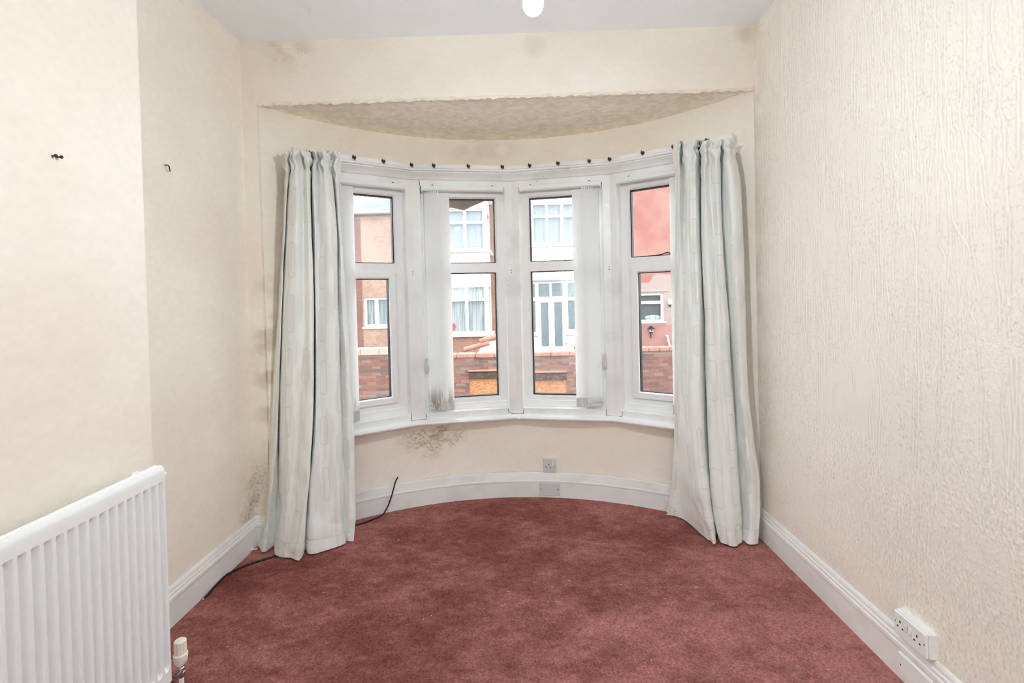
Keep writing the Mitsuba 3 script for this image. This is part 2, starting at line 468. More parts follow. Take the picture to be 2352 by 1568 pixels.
# soffit of the bay, flaking plaster with a ragged lip along the beam
n_s, n_t = 130, 460
chord = np.stack([np.linspace(-1.534, 1.391, n_t), np.full(n_t, YB)], -1)
curve = arc_points(ZBEAM, np.linspace(0, 1, n_t), 0.015)
s = np.linspace(0, 1, n_s) ** 1.5
soff = chord[None] * (1 - s[:, None, None]) + curve[None] * s[:, None, None]
P3 = np.concatenate([soff, np.zeros(soff.shape[:2] + (1,))], -1)
h = 0.007 * meshkit.fbm(P3 * 26, 4, 3) + 0.006 * meshkit.fbm(P3 * np.array([70, 95, 1]), 3, 6) + 0.010 * np.clip(meshkit.fbm(P3 * np.array([38, 60, 1]), 3, 9) - 0.5, 0, 1)
dist = P3[..., 1] - YB
flake = np.clip(1 - dist / (0.02 + 0.05 * meshkit.noise(P3 * np.array([14, 0, 0]), 4)), 0, 1)
P3[..., 2] = ZBEAM + 0.005 - h - 0.012 * flake * (0.4 + meshkit.noise(P3 * np.array([60, 90, 1]), 12))
P3[0, :, 2] = ZBEAM + 0.010
add("ceiling_bay", grid_mesh(P3, True), "mat_soffit", smooth=True, kind="structure", label="rough flaking plaster soffit over the bay")
lip = []
rng = np.random.default_rng(5)
for k in range(70):
    x = rng.uniform(-1.3, 1.3)
    w, d, a = rng.uniform(0.012, 0.05), rng.uniform(0.006, 0.022), rng.uniform(0, 6)
    pts = np.array([[x - w, YB - 0.001, ZBEAM + 0.003], [x - 0.4 * w, YB + d, ZBEAM - 0.004 - 0.004 * rng.random()], [x + 0.3 * w, YB + 0.8 * d, ZBEAM - 0.006], [x + w, YB - 0.001, ZBEAM + 0.003], [x, YB - 0.0015, ZBEAM + 0.010]])
    lip.append(trimesh.convex.convex_hull(np.vstack([pts, pts + [0, 0.001, 0.002]])))
add("paint_flake", join(*lip), "mat_wall", "ceiling_bay", kind="stuff", label="curling cream paint flakes along the beam edge")

# skirting boards
SK = [(0.0, 0.0), (0.019, 0.0), (0.019, 0.108), (0.022, 0.112), (0.024, 0.122), (0.022, 0.132), (0.017, 0.136), (0.0165, 0.146), (0.0115, 0.152), (0.011, 0.162), (0.006, 0.172), (0.0, 0.176)]


def run(path, prof=SK):
    return sweep(path, prof)


add("baseboard_left", run([(XL, YBR), (XL, YB), (-1.52, YB)]), "mat_gloss", smooth=30, kind="structure", label="white moulded skirting along the alcove wall")
add("baseboard_right", run([(XR, 2.87), (XR, YREAR)]), "mat_gloss", smooth=30, kind="structure", label="white moulded skirting along the right wall")
SKB = [(0.0, 0.0), (0.019, 0.0), (0.019, 0.106), (0.0225, 0.110), (0.0225, 0.119), (0.017, 0.124), (0.013, 0.150), (0.009, 0.172), (0.0, 0.176)]
add("baseboard_bay", run(arc_points(0.0, np.linspace(0, 1, 49)), SKB), "mat_gloss", smooth=30, kind="structure", label="white curved skirting round the bay")
add("baseboard_chimney", run([(XBR, 0.30), (XBR, YBR - 0.0), (XL + 0.02, YBR)]), "mat_gloss", smooth=30, kind="structure", label="white skirting round the chimney breast")

# ------------------------------------------------------------------ timber frame of the bay window
ZSILL, ZFOOT, ZLEDGE, ZHEAD = 0.56, 0.600, 0.645, 2.283
tf = thing("trim_1", label="white painted timber frame of the bay window", kind="structure")
outer = [tuple(q) for q in arc_points(1.0, np.linspace(0.93, 0.08, 40), 0.10)]
add("sill_board", prism(Polygon([tuple(q) for q in BAY] + outer), ZSILL + 0.004, ZLEDGE), "mat_gloss", tf)
nose = [(-0.03, ZSILL + 0.002), (0.020, ZSILL), (0.036, ZSILL + 0.006), (0.046, ZSILL + 0.016), (0.047, ZSILL + 0.023), (0.041, ZSILL + 0.033), (0.028, ZSILL + 0.040), (0.012, ZSILL + 0.042), (-0.03, ZSILL + 0.042)]
nose_path = [BAY[0] + (BAY[0] - BAY[1]) * 0.06] + [q for q in BAY[1:4]] + [BAY[4] + (BAY[4] - BAY[3]) * 0.06]
for i in range(4):
    add("sill_nosing", sweep(nose_path, nose, only=i), "mat_gloss", tf, smooth=40)
add("head_board", prism(Polygon([tuple(q) for q in BAY] + outer), 2.238, 2.40), "mat_gloss", tf)
for i in range(5):
    a = facet(max(i - 1, 0))
    b = facet(min(i, 3))
    p = BAY[i]
    hw, dp = 0.051, 0.15
    poly = [p - a[0] * hw, p, p + b[0] * hw, p + b[0] * hw + b[1] * dp, p - a[0] * hw + a[1] * dp]
    if i in (0, 4):
        poly = [p - a[0] * 0.05, p + b[0] * 0.05, p + b[0] * 0.05 + b[1] * dp, p - a[0] * 0.05 + a[1] * dp]
    poly = Polygon([tuple(q) for q in poly]).buffer(-0.003, join_style=2).buffer(0.003, quad_segs=2)
    post = add("post", prism(poly.simplify(0.0003), ZFOOT - 0.001, ZHEAD + 0.004), "mat_gloss", tf)
    if i in (1, 2, 3):
        for dz in (0.0, 0.018):
            hole = lathe([(0.0, 0.0), (0.004, 0.0), (0.0045, 0.0012), (0.0, 0.0014)], 10)
            hole.apply_transform(trimesh.transformations.rotation_matrix(math.pi / 2, [1, 0, 0]))
            hole.apply_translation([p[0] - a[0][0] * 0.014 - a[1][0] * 0.0004, p[1] - a[0][1] * 0.014 - a[1][1] * 0.0004, 1.645 - dz])
            add("screw_hole", hole, "mat_weight_dark", post)
for pi, pts in ((1, [(-0.052, 0.655), (-0.050, 0.625), (-0.052, 0.603), (-0.02, 0.6015), (0.02, 0.6025), (0.053, 0.604), (0.054, 0.622), (0.057, 0.640)]), (2, [(-0.060, 0.640), (-0.054, 0.618), (-0.010, 0.602), (0.03, 0.602), (0.050, 0.606), (0.053, 0.632)]), (3, [(-0.053, 0.650), (-0.054, 0.625), (-0.053, 0.603), (0.0, 0.6015), (0.050, 0.603), (0.058, 0.618), (0.061, 0.640)]), (1, [(0.040, 2.284), (0.050, 2.276), (0.050, 2.255), (0.058, 2.236), (0.060, 2.19)])):
    q = []
    for u, z in pts:
        t = facet(pi - 1)[0] if u < 0 else facet(pi)[0]
        n = facet(pi - 1)[1] if u < 0 else facet(pi)[1]
        q.append([*(BAY[pi] + t * u - n * 0.0004), z])
    add("crack", tube(spline(q, 30), 0.0013 + 0.0007 * np.sin(np.arange(30) * 1.7) ** 2, 5), "mat_dark", tf, label="dark open joint in the paint")
ends = [np.array([-1.372, 2.925])] + [q for q in BAY] + [np.array([1.300, 2.91])]
corn = [(-0.20, 2.285), (0.004, 2.285), (0.012, 2.289), (0.017, 2.300), (0.026, 2.314), (0.040, 2.324), (0.048, 2.330), (0.048, 2.337), (-0.20, 2.337)]
add("cornice", sweep(ends, corn), "mat_gloss", tf, smooth=35)

# curtain rail on top of it, with its old brass gliders
rail = thing("curtain_rail", "white curved curtain rail with brown gliders above the bay window", "curtain rail")
prof = [(0.0, 2.338), (0.056, 2.338), (0.061, 2.342), (0.061, 2.352), (0.056, 2.356), (0.044, 2.357), (0.040, 2.362), (0.040, 2.388), (0.0, 2.390)]
add("track", sweep(ends, prof), "mat_gloss", rail, smooth=35)
gl = [(-1.075, 3.02), (-0.914, 3.17), (-0.75, 3.30), (-0.585, 3.36), (-0.349, 3.40), (-0.111, 3.44), (0.099, 3.43), (0.296, 3.40), (0.508, 3.37), (0.66, 3.33), (0.853, 3.20), (1.02, 3.09), (1.19, 2.95)]
path = np.array(ends)
for gx, gy in gl:
    seg = min(range(len(path) - 1), key=lambda k: abs((path[k][0] + path[k + 1][0]) / 2 - gx) if not (path[k][0] <= gx <= path[k + 1][0]) else -1)
    a, b = path[seg], path[seg + 1]
    t = (b - a) / np.linalg.norm(b - a)
    nin = np.array([t[1], -t[0]])
    c = a + (b - a) * (gx - a[0]) / (b[0] - a[0]) + nin * 0.040
    hook = join(cbox(-0.012, 0.011, -0.013, 0.001, -0.006, 0.010, 0.003), cbox(-0.004, 0.007, -0.017, -0.009, -0.015, 0.000, 0.002), tube([(-0.008, -0.006, 0.008), (-0.010, -0.009, 0.013), (-0.003, -0.009, 0.015)], 0.0026, 6))
    v = np.array(hook.vertices)
    hook.vertices = np.column_stack([c[0] + v[:, 0] * t[0] - v[:, 1] * nin[0], c[1] + v[:, 0] * t[1] - v[:, 1] * nin[1], 2.376 + v[:, 2]])
    g = add("glider", hook, "mat_dark", rail)
    e = trimesh.creation.icosphere(1, 0.0045)
    e.apply_translation([c[0] + nin[0] * 0.016 + 0.004, c[1] + nin[1] * 0.016, 2.366])
    add("hook_tip", e, "mat_brass", g)

# ------------------------------------------------------------------ the four lights of the bay window
FR = [(0, 0.075), (0.052, 0.075), (0.056, 0.078), (0.066, 0.086), (0.069, 0.092), (0.069, 0.135), (0, 0.135)]
for i in range(4):
    L = LENGTH[i]
    side = i in (0, 3)
    u0, u1 = 0.050, L - 0.050
    w = thing(f"window_{i + 1}", ["leftmost light of the bay window, half hidden by the left curtain", "second light of the bay from the left, blind drawn to its left", "third light of the bay from the left, blind drawn to its right", "rightmost light of the bay window, half hidden by the right curtain"][i], kind="structure")
    zb, zt, zm0, zm1 = 0.672, 2.240, 1.634, 1.707
    pl, pr = u0 + 0.069, u1 - 0.069

    def put(name, mesh, mat, parent=w, **k):
        return add(name, on_facet(mesh, i), mat, parent, **k)

    put("frame", ring(u0, u1, zb - 0.010, zt, FR), "mat_upvc", smooth=25)
    put("transom", join(cbox(pl - 0.016, pr + 0.016, 0.0755, 0.134, zm0 + 0.001, zm1 - 0.001, 0.004)), "mat_upvc")
    put("frame_step", cbox(u0, u1, 0.060, 0.10, ZLEDGE - 0.002, 0.690, 0.004), "mat_upvc")
    zlo = zb + 0.059
    panes = [(pl, pr, zm1, zt - 0.069)]
    if side:
        SA = [(0, 0.063), (0.036, 0.063), (0.041, 0.069), (0.044, 0.078), (0.044, 0.120), (0, 0.120)]
        put("sash", ring(pl, pr, zlo, zm0 + 0.008, SA), "mat_upvc", smooth=25)
        panes.append((pl + 0.044, pr - 0.044, zlo + 0.044, zm0 + 0.008 - 0.044))
    else:
        panes.append((pl, pr, zlo, zm0))
    for a0, a1, b0, b1 in panes:
        put("gasket", ring(a0 - 0.002, a1 + 0.002, b0 - 0.002, b1 + 0.002, [(0, 0.082), (0.005, 0.082), (0.006, 0.084), (0.006, 0.122), (0, 0.122)]), "mat_black")
        g = Polygon([(a0, b0), (a1, b0), (a1, b1), (a0, b1)])
        m = trimesh.Trimesh([[a0, 0.104, b0], [a1, 0.104, b0], [a1, 0.104, b1], [a0, 0.104, b1]], [[0, 1, 2], [0, 2, 3]], process=False)
        pane = put("pane", m, "mat_glass")
        if i == 2 or (i < 2 and b0 > 1.65):
            film = m.copy()
            film.apply_translation([0, 0.003, 0])
            put("condensation", film, "mat_mist", pane, label="misty condensation on the glass")
    if i == 3:
        put("loose_gasket", tube(spline([(0.235, 0.079, 1.709), (0.30, 0.078, 1.7105), (0.335, 0.076, 1.714), (0.355, 0.074, 1.7215), (0.372, 0.074, 1.722), (0.392, 0.076, 1.714), (0.43, 0.079, 1.711)], 24), 0.0035, 6), "mat_black", label="black rubber gasket coming loose")

# the glazed doors that light the room from behind
rw = thing("window_5", label="white glazed garden doors in the wall behind the camera", kind="structure")
for k in range(2):
    a0, a1 = RW0 + k * (RW1 - RW0) / 2, RW0 + (k + 1) * (RW1 - RW0) / 2
    m = ring(a0, a1, 0.04, RZT, [(0, -0.03), (0.07, -0.03), (0.075, 0.0), (0.075, 0.04), (0, 0.04)])
    m.apply_translation([0, YREAR - 0.06, 0])
    f = add("frame", m, "mat_upvc", rw)
    add("pane", trimesh.Trimesh([[a0 + 0.07, YREAR - 0.06, 0.11], [a1 - 0.07, YREAR - 0.06, 0.11], [a1 - 0.07, YREAR - 0.06, RZT - 0.07], [a0 + 0.07, YREAR - 0.06, RZT - 0.07]], [[0, 1, 2], [0, 2, 3]], process=False), "mat_glass", f)

# ------------------------------------------------------------------ vertical blinds
def slat_mesh(u, ww, width, ztop, zbot, twist=0.0):
    x = np.linspace(-0.5, 0.5, 7)
    bow = 0.007 * (1 - (2 * x) ** 2)
    rows = []
    for z in (ztop, 0.5 * (ztop + zbot), zbot):
        c, s_ = math.cos(twist), math.sin(twist)
        rows.append(np.stack([u + width * x * c + bow * s_, ww + width * x * s_ - bow * c, np.full(7, z)], -1))
    return grid_mesh(np.array(rows))


BL = [dict(front=(0.165, 0.253), step=-0.015, n=5, cord=None), dict(front=(0.168, 0.254), step=-0.0155, n=7, cord=0.068), dict(front=(0.436, 0.516), step=0.0150, n=8, cord=0.637), dict(front=(0.410, 0.496), step=0.015, n=5, cord=None)]
NM = ["white vertical blind headrail and slats at the leftmost light, beside the left curtain", "white vertical blind gathered at the left of the second light, mouldy at its foot", "white vertical blind gathered at the right of the third light", "white vertical blind headrail and slats at the rightmost light, behind the right curtain"]
for i, b in enumerate(BL):
    L = LENGTH[i]
    k = thing("vertical_blind", NM[i], "blind", "vertical blinds at the bay window")
    put = lambda name, mesh, mat, parent=k, **kw: add(name, on_facet(mesh, i), mat, parent, **kw)
    hr = put("headrail", join(cbox(0.066, L - 0.066, -0.022, 0.022, 2.212, 2.246, 0.005)), "mat_plastic")
    for e in (0.060, L - 0.072):
        put("end_cap", cbox(e, e + 0.012, -0.024, 0.024, 2.209, 2.248, 0.003), "mat_plastic", hr)
    for e in (0.14, L - 0.14):
        put("bracket_screw", cbox(e - 0.006, e + 0.006, -0.010, 0.000, 2.2465, 2.2525, 0.001), "mat_dark", hr)
    z0 = 0.728
    for j in range(b["n"] - 1, -1, -1):
        f0, f1 = b["front"][0] + b["step"] * j, b["front"][1] + b["step"] * j
        ww = -0.006 + 0.0085 * j
        uc, wd = (f0 + f1) / 2, f1 - f0
        sl = put("slat", slat_mesh(uc, ww, wd, 2.196, 0.666, (0.0 if j == 0 else 0.32 * (1 if b["step"] < 0 else -1))), "mat_slat", smooth=True)
        put("slat_clip", cbox(uc + b["step"] * 0 - 0.006 + (0.5 * wd - 0.008) * (-1 if b["step"] < 0 else 1), uc + 0.004 + (0.5 * wd - 0.008) * (-1 if b["step"] < 0 else 1), ww - 0.002, ww + 0.002, 2.192, 2.213, 0.0008), "mat_plastic", sl)
        put("weight", cbox(uc - wd / 2 + 0.001, uc + wd / 2 - 0.001, ww - 0.0062, ww - 0.0042, 0.662, z0, 0.0006), "mat_weight", sl)
    cu = [b["front"][0] + b["step"] * j + (0.0 if b["step"] < 0 else b["front"][1] - b["front"][0]) for j in range(b["n"])]
    pts = []
    for j in range(b["n"]):
        pts += [(cu[j], -0.012 + 0.0075 * j, 0.700), (cu[j] + b["step"] * 0.5, -0.012 + 0.0075 * j, 0.682)]
    put("bead_chain", tube(spline(pts, 80), 0.0016, 5), "mat_weight")
    if b["cord"]:
        cu = b["cord"]
        for du in (-0.006, 0.007):
            put("cord", tube([(cu + du * 0.3, -0.012, 2.212), (cu + du, -0.014, 1.6), (cu + du * 0.7, -0.015, 1.2), (cu, -0.016, 1.035)], 0.0013, 5), "mat_plastic")
        tz = 0.925
        put("cord_weight", lathe([(0.0, tz), (0.008, tz + 0.002), (0.015, tz + 0.016), (0.0175, tz + 0.040), (0.0155, tz + 0.064), (0.012, tz + 0.075), (0.0135, tz + 0.079), (0.012, tz + 0.110), (0.0, tz + 0.113)], 20, (cu, -0.016, 0)), "mat_weight", smooth=40)


# ------------------------------------------------------------------ curtains
CURTAIN_LEFT = [[[-1.399,2.91,2.292],[-1.335,2.819,2.266],[-1.373,2.912,2.292],[-1.314,2.819,2.265],[-1.269,2.788,2.255],[-1.263,2.843,2.27],[-1.22,2.799,2.257],[-1.221,2.836,2.267],[-1.288,2.998,2.313],[-1.201,2.842,2.268],[-1.2,2.898,2.283],[-1.146,2.849,2.268],[-1.133,2.893,2.28],[-1.159,2.988,2.307],[-1.1,2.918,2.286],[-1.1,2.99,2.306]],[[-1.405,2.907,2.147],[-1.351,2.817,2.125],[-1.39,2.91,2.148],[-1.33,2.816,2.125],[-1.277,2.785,2.116],[-1.263,2.838,2.128],[-1.223,2.794,2.117],[-1.223,2.83,2.125],[-1.291,2.993,2.164],[-1.203,2.838,2.126],[-1.203,2.894,2.139],[-1.142,2.847,2.127],[-1.11,2.892,2.136],[-1.138,2.985,2.158],[-1.095,2.916,2.141],[-1.108,2.986,2.157]],[[-1.424,2.898,1.805],[-1.375,2.809,1.794],[-1.415,2.901,1.805],[-1.353,2.805,1.793],[-1.288,2.775,1.788],[-1.26,2.82,1.792],[-1.219,2.78,1.787],[-1.214,2.811,1.79],[-1.281,2.971,1.809],[-1.198,2.826,1.791],[-1.199,2.878,1.797],[-1.131,2.841,1.791],[-1.097,2.885,1.795],[-1.124,2.972,1.805],[-1.082,2.908,1.797],[-1.091,2.971,1.804]],[[-1.451,2.885,1.437],[-1.394,2.798,1.437],[-1.434,2.889,1.437],[-1.373,2.791,1.437],[-1.297,2.761,1.436],[-1.258,2.797,1.434],[-1.217,2.762,1.434],[-1.204,2.785,1.433],[-1.269,2.942,1.432],[-1.197,2.81,1.432],[-1.201,2.857,1.432],[-1.136,2.832,1.431],[-1.096,2.877,1.429],[-1.12,2.953,1.428],[-1.076,2.899,1.428],[-1.071,2.951,1.427]],[[-1.487,2.868,1.019],[-1.418,2.784,1.031],[-1.456,2.874,1.018],[-1.386,2.772,1.033],[-1.316,2.743,1.036],[-1.275,2.768,1.031],[-1.226,2.738,1.035],[-1.202,2.752,1.032],[-1.264,2.904,1.009],[-1.197,2.788,1.026],[-1.199,2.829,1.02],[-1.136,2.821,1.02],[-1.094,2.866,1.012],[-1.113,2.93,1.002],[-1.059,2.886,1.008],[-1.044,2.925,1.001]],[[-1.509,2.852,0.657],[-1.433,2.771,0.678],[-1.468,2.859,0.654],[-1.391,2.755,0.682],[-1.329,2.727,0.689],[-1.296,2.74,0.685],[-1.241,2.715,0.691],[-1.206,2.721,0.689],[-1.268,2.869,0.647],[-1.205,2.768,0.675],[-1.202,2.803,0.665],[-1.133,2.811,0.661],[-1.09,2.855,0.648],[-1.102,2.907,0.633],[-1.052,2.874,0.642],[-1.028,2.9,0.634]],[[-1.53,2.834,0.271],[-1.478,2.756,0.303],[-1.471,2.842,0.266],[-1.395,2.735,0.311],[-1.347,2.708,0.321],[-1.312,2.709,0.32],[-1.263,2.689,0.328],[-1.23,2.686,0.329],[-1.291,2.829,0.269],[-1.236,2.746,0.303],[-1.18,2.774,0.29],[-1.127,2.799,0.279],[-1.087,2.843,0.26],[-1.094,2.882,0.243],[-1.051,2.86,0.252],[-1.019,2.872,0.246]],[[-1.591,2.82,0.012],[-1.513,2.743,0.012],[-1.494,2.83,0.012],[-1.426,2.717,0.012],[-1.378,2.69,0.012],[-1.338,2.68,0.012],[-1.301,2.665,0.012],[-1.269,2.653,0.012],[-1.308,2.8,0.012],[-1.234,2.726,0.012],[-1.179,2.75,0.012],[-1.123,2.79,0.012],[-1.078,2.834,0.012],[-1.094,2.865,0.012],[-1.057,2.85,0.012],[-1.032,2.853,0.012]]]
CURTAIN_RIGHT = [[[0.99,3.05,2.325],[0.995,2.999,2.31],[1.036,3.058,2.326],[1.022,2.939,2.291],[1.056,2.947,2.293],[1.071,2.924,2.286],[1.161,3.065,2.325],[1.116,2.932,2.287],[1.109,2.867,2.268],[1.15,2.908,2.279],[1.154,2.841,2.259],[1.186,2.858,2.263],[1.225,2.934,2.284],[1.208,2.803,2.246],[1.268,2.837,2.254]],[[0.998,3.053,2.114],[0.997,3.001,2.102],[1.043,3.049,2.112],[1.026,2.932,2.086],[1.049,2.938,2.087],[1.067,2.917,2.081],[1.153,3.058,2.111],[1.107,2.926,2.082],[1.103,2.862,2.068],[1.144,2.9,2.075],[1.157,2.838,2.061],[1.184,2.854,2.064],[1.221,2.931,2.08],[1.223,2.8,2.051],[1.298,2.834,2.056]],[[0.989,3.062,1.761],[1.001,3.008,1.755],[1.025,3.024,1.756],[1.014,2.915,1.744],[1.038,2.917,1.744],[1.06,2.898,1.741],[1.144,3.037,1.754],[1.1,2.91,1.741],[1.108,2.85,1.735],[1.156,2.881,1.737],[1.16,2.829,1.731],[1.189,2.845,1.732],[1.226,2.924,1.74],[1.231,2.796,1.725],[1.304,2.825,1.727]],[[0.986,3.074,1.377],[0.992,3.018,1.377],[1.007,2.991,1.377],[1.01,2.894,1.379],[1.042,2.889,1.378],[1.06,2.874,1.378],[1.143,3.008,1.374],[1.101,2.889,1.377],[1.111,2.835,1.377],[1.157,2.856,1.376],[1.172,2.817,1.376],[1.204,2.834,1.375],[1.243,2.914,1.373],[1.242,2.79,1.375],[1.303,2.814,1.373]],[[0.98,3.091,0.931],[0.985,3.03,0.941],[0.985,2.949,0.954],[0.998,2.866,0.967],[1.032,2.853,0.968],[1.046,2.844,0.97],[1.127,2.972,0.947],[1.089,2.862,0.966],[1.116,2.815,0.973],[1.162,2.823,0.97],[1.181,2.802,0.974],[1.214,2.82,0.97],[1.257,2.902,0.956],[1.249,2.782,0.975],[1.3,2.8,0.971]],[[0.977,3.107,0.536],[0.995,3.042,0.554],[0.989,2.91,0.592],[1.0,2.839,0.612],[1.026,2.819,0.618],[1.042,2.815,0.618],[1.119,2.938,0.581],[1.086,2.837,0.611],[1.123,2.796,0.622],[1.174,2.793,0.622],[1.199,2.788,0.623],[1.229,2.806,0.617],[1.27,2.89,0.592],[1.27,2.774,0.626],[1.323,2.786,0.621]],[[0.953,3.121,0.192],[0.998,3.053,0.219],[0.999,2.875,0.289],[1.007,2.816,0.313],[1.025,2.789,0.323],[1.055,2.789,0.322],[1.118,2.908,0.274],[1.089,2.815,0.312],[1.123,2.779,0.325],[1.17,2.767,0.329],[1.203,2.775,0.325],[1.236,2.794,0.317],[1.28,2.88,0.282],[1.289,2.768,0.327],[1.352,2.774,0.323]],[[0.919,3.13,0.012],[1.005,3.06,0.012],[1.046,2.84,0.012],[1.064,2.79,0.012],[1.068,2.755,0.012],[1.087,2.76,0.012],[1.146,2.88,0.012],[1.125,2.79,0.012],[1.147,2.76,0.012],[1.176,2.735,0.012],[1.206,2.76,0.012],[1.233,2.78,0.012],[1.281,2.87,0.012],[1.275,2.76,0.012],[1.325,2.76,0.012]]]



def curtain(name, nodes, label, seed, phase):
    N = np.array(nodes, float)                      # rows x nodes x 3, top row first
    top = N[0].copy()
    extra = []
    cen = top.mean(0)
    for dz, sq in ((0.070, 0.9), (0.048, 0.55), (0.030, 0.25)):   # the gathered heading above the rail
        r = top.copy()
        r[:, 2] = top[:, 2] + dz
        r[:, 1] = top[:, 1] + (0.010 if sq < 0.5 else -0.006)
        extra.append(r)
    N = np.concatenate([np.array(extra), N])
    nn = N.shape[1]
    m = 12 * (nn - 1) + 1
    ku = np.linspace(0, nn - 1, m)
    across = PchipInterpolator(np.arange(nn), N, axis=1)(ku) * 0.7 + CubicSpline(np.arange(nn), N, axis=1, bc_type="natural")(ku) * 0.3
    rows = N.shape[0]
    # parameter down the cloth: 0 at the top, rows - 1 at the hem
    fine = np.concatenate([np.linspace(0, 3, 19)[:-1], np.linspace(3, rows - 1, 150)])
    S = PchipInterpolator(np.arange(rows), across, axis=0)(fine)
    # width along the cloth from the widest row for the woven pattern
    mid = across[rows // 2 + 1]
    uu = np.concatenate([[0], np.cumsum(np.linalg.norm(np.diff(mid, axis=0), axis=1))])
    U = np.broadcast_to(uu + phase, S.shape[:2])
    V = S[..., 2]
    # creases and gathers
    du = np.gradient(S, axis=1)
    dv = np.gradient(S, axis=0)
    nrm = np.cross(du, dv)
    nrm /= np.linalg.norm(nrm, axis=2, keepdims=True) + 1e-9
    q = np.stack([U * 9, V * 3.2, np.zeros_like(U)], -1)
    a = meshkit.fbm(q, 4, seed) - 0.5
    low = np.clip((0.75 - V) / 0.75, 0, 1)
    S = S + nrm * (0.010 * a + 0.034 * low * (meshkit.fbm(np.stack([U * 6 + V * 2, V * 7, np.zeros_like(U)], -1), 3, seed + 3) - 0.5))[..., None]
    g = np.clip((V - 2.12) / 0.16, 0, 1) ** 1.5
    ph = 55 * U + 3.2 * meshkit.noise(np.stack([U * 22, V * 4, np.zeros_like(U)], -1), seed + 7)
    S[..., 1] += g * (0.013 * np.sin(ph * 2.0) + 0.046 * (meshkit.noise(np.stack([U * 34, V * 24, np.zeros_like(U)], -1), seed + 9) - 0.5))
    S[..., 0] += g * 0.026 * (meshkit.noise(np.stack([U * 26 + 40, V * 22, np.zeros_like(U)], -1), seed + 11) - 0.5)
    topedge = np.clip((V - 2.30) / 0.07, 0, 1)
    S[..., 2] += topedge * 0.012 * np.sin(ph * 1.3 + 1.0)
    S[..., 2] = np.maximum(S[..., 2], 0.004)
    k = thing(name, label, "curtain", "curtains at the sides of the bay")
    th = 0.0022
    du = np.gradient(S, axis=1)
    nrm = np.cross(du, np.gradient(S, axis=0))
    nrm /= np.linalg.norm(nrm, axis=2, keepdims=True) + 1e-9
    if nrm[..., 1].mean() > 0:
        nrm = -nrm                                   # towards the room

    def sheet(i0, i1, off=0.0):
        f, b = S[i0:i1] + nrm[i0:i1] * (th / 2 + off), S[i0:i1] - nrm[i0:i1] * (th / 2 + off)
        pts = np.concatenate([f, b[:, ::-1], f[:, :1]], axis=1)
        mesh = grid_mesh(pts)
        uvs = np.concatenate([U[i0:i1], U[i0:i1, ::-1], U[i0:i1, :1]], axis=1), np.concatenate([V[i0:i1], V[i0:i1, ::-1], V[i0:i1, :1]], axis=1)
        return mesh, np.stack([uvs[0].ravel(), uvs[1].ravel()], -1)

    ih = 19
    meanz = S[..., 2].mean(1)
    ib = int(np.argmin(np.abs(meanz - 0.085)))
    for nm, i0, i1, off in (("cloth", ih - 1, ib + 1, 0), ("heading", 0, ih, 0.0004), ("hem", ib, len(S), 0.0013)):
        mesh, uv = sheet(i0, i1, off)
        add(nm, mesh, "mat_curtain", k, smooth=True, uv=uv, label={"heading": "gathered heading tape", "hem": "deep stitched hem"}.get(nm))
    # white edge piping of the lining down the outer edge
    e = S[:, 0] + nrm[:, 0] * 0.003
    add("edge_piping", tube(e[::3], 0.0035, 6), "mat_lining", k, smooth=True)
    return k


curtain("curtain", CURTAIN_LEFT, "long pale grey curtain with woven oblongs hanging left of the bay window", 21, 0.03)
curtain("curtain", CURTAIN_RIGHT, "long pale grey curtain hanging right of the bay window against the ridged wall", 57, 0.06)

# ------------------------------------------------------------------ radiator on the chimney breast
rad = thing("radiator", "white ribbed panel radiator on the chimney breast", "radiator")
RX, RY0, RY1, RZ0, RZ1 = -1.257, 0.52, 1.657, 0.130, 0.892
pitch = 0.03333
ys = [RY0]
first = RY1 - 0.018
nr = int((first - RY0 - 0.02) / pitch)
for j in range(nr, -1, -1):
    c = first - j * pitch
    ys += [c - 0.0125, c - 0.0100, c - 0.0075, c - 0.004, c, c + 0.004, c + 0.0075, c + 0.0100, c + 0.0125]
ys.append(RY1)
ys = np.array(sorted(ys))
zs = np.concatenate([[RZ0, RZ0 + 0.045, RZ0 + 0.056, RZ0 + 0.060], np.linspace(RZ0 + 0.08, RZ1 - 0.075, 5), [RZ1 - 0.0565, RZ1 - 0.0525, RZ1 - 0.050, RZ1 - 0.030, RZ1 - 0.022, RZ1 - 0.014, RZ1 - 0.006, RZ1 - 0.001, RZ1]])
cen = first - np.round((first - ys) / pitch) * pitch
prof_y = np.clip((0.0125 - np.abs(ys - cen)) / 0.0085, 0, 1)
prof_y[(ys < first - nr * pitch - 0.0126) | (ys > first + 0.0126)] = 0
prof_y = prof_y ** 2 * (3 - 2 * prof_y)
pz = np.clip(np.minimum((zs - RZ0 - 0.050) / 0.010, (RZ1 - 0.0525 - zs) / 0.003), 0, 1)
X = RX - 0.0155 * prof_y[:, None] * pz[None, :]
lipz = np.clip((zs - (RZ1 - 0.022)) / 0.022, 0, 1)
X = X - (0.012 * (1 - np.sqrt(np.clip(1 - lipz ** 2, 0, 1))))[None, :]
pts = np.stack([X, np.broadcast_to(ys[:, None], X.shape), np.broadcast_to(zs[None], X.shape)], -1)
front = grid_mesh(pts, True)
back = pts.copy()
back[..., 0] = RX - 0.022
edge = [grid_mesh(np.stack([pts[-1], back[-1]])), grid_mesh(np.stack([back[0], pts[0]])), grid_mesh(np.stack([pts[:, -1], back[:, -1]], 1)), grid_mesh(np.stack([back[:, 0], pts[:, 0]], 1)), grid_mesh(back)]
add("panel", join(front, *edge), "mat_enamel", rad, smooth=28)
add("back_channel", join(*[cbox(RX - 0.050, RX - 0.0215, y, y + 0.018, RZ0 + 0.05, RZ1 - 0.05, 0.002) for y in np.arange(RY0 + 0.03, RY1 - 0.03, 0.0333)]), "mat_enamel", rad, kind="stuff")
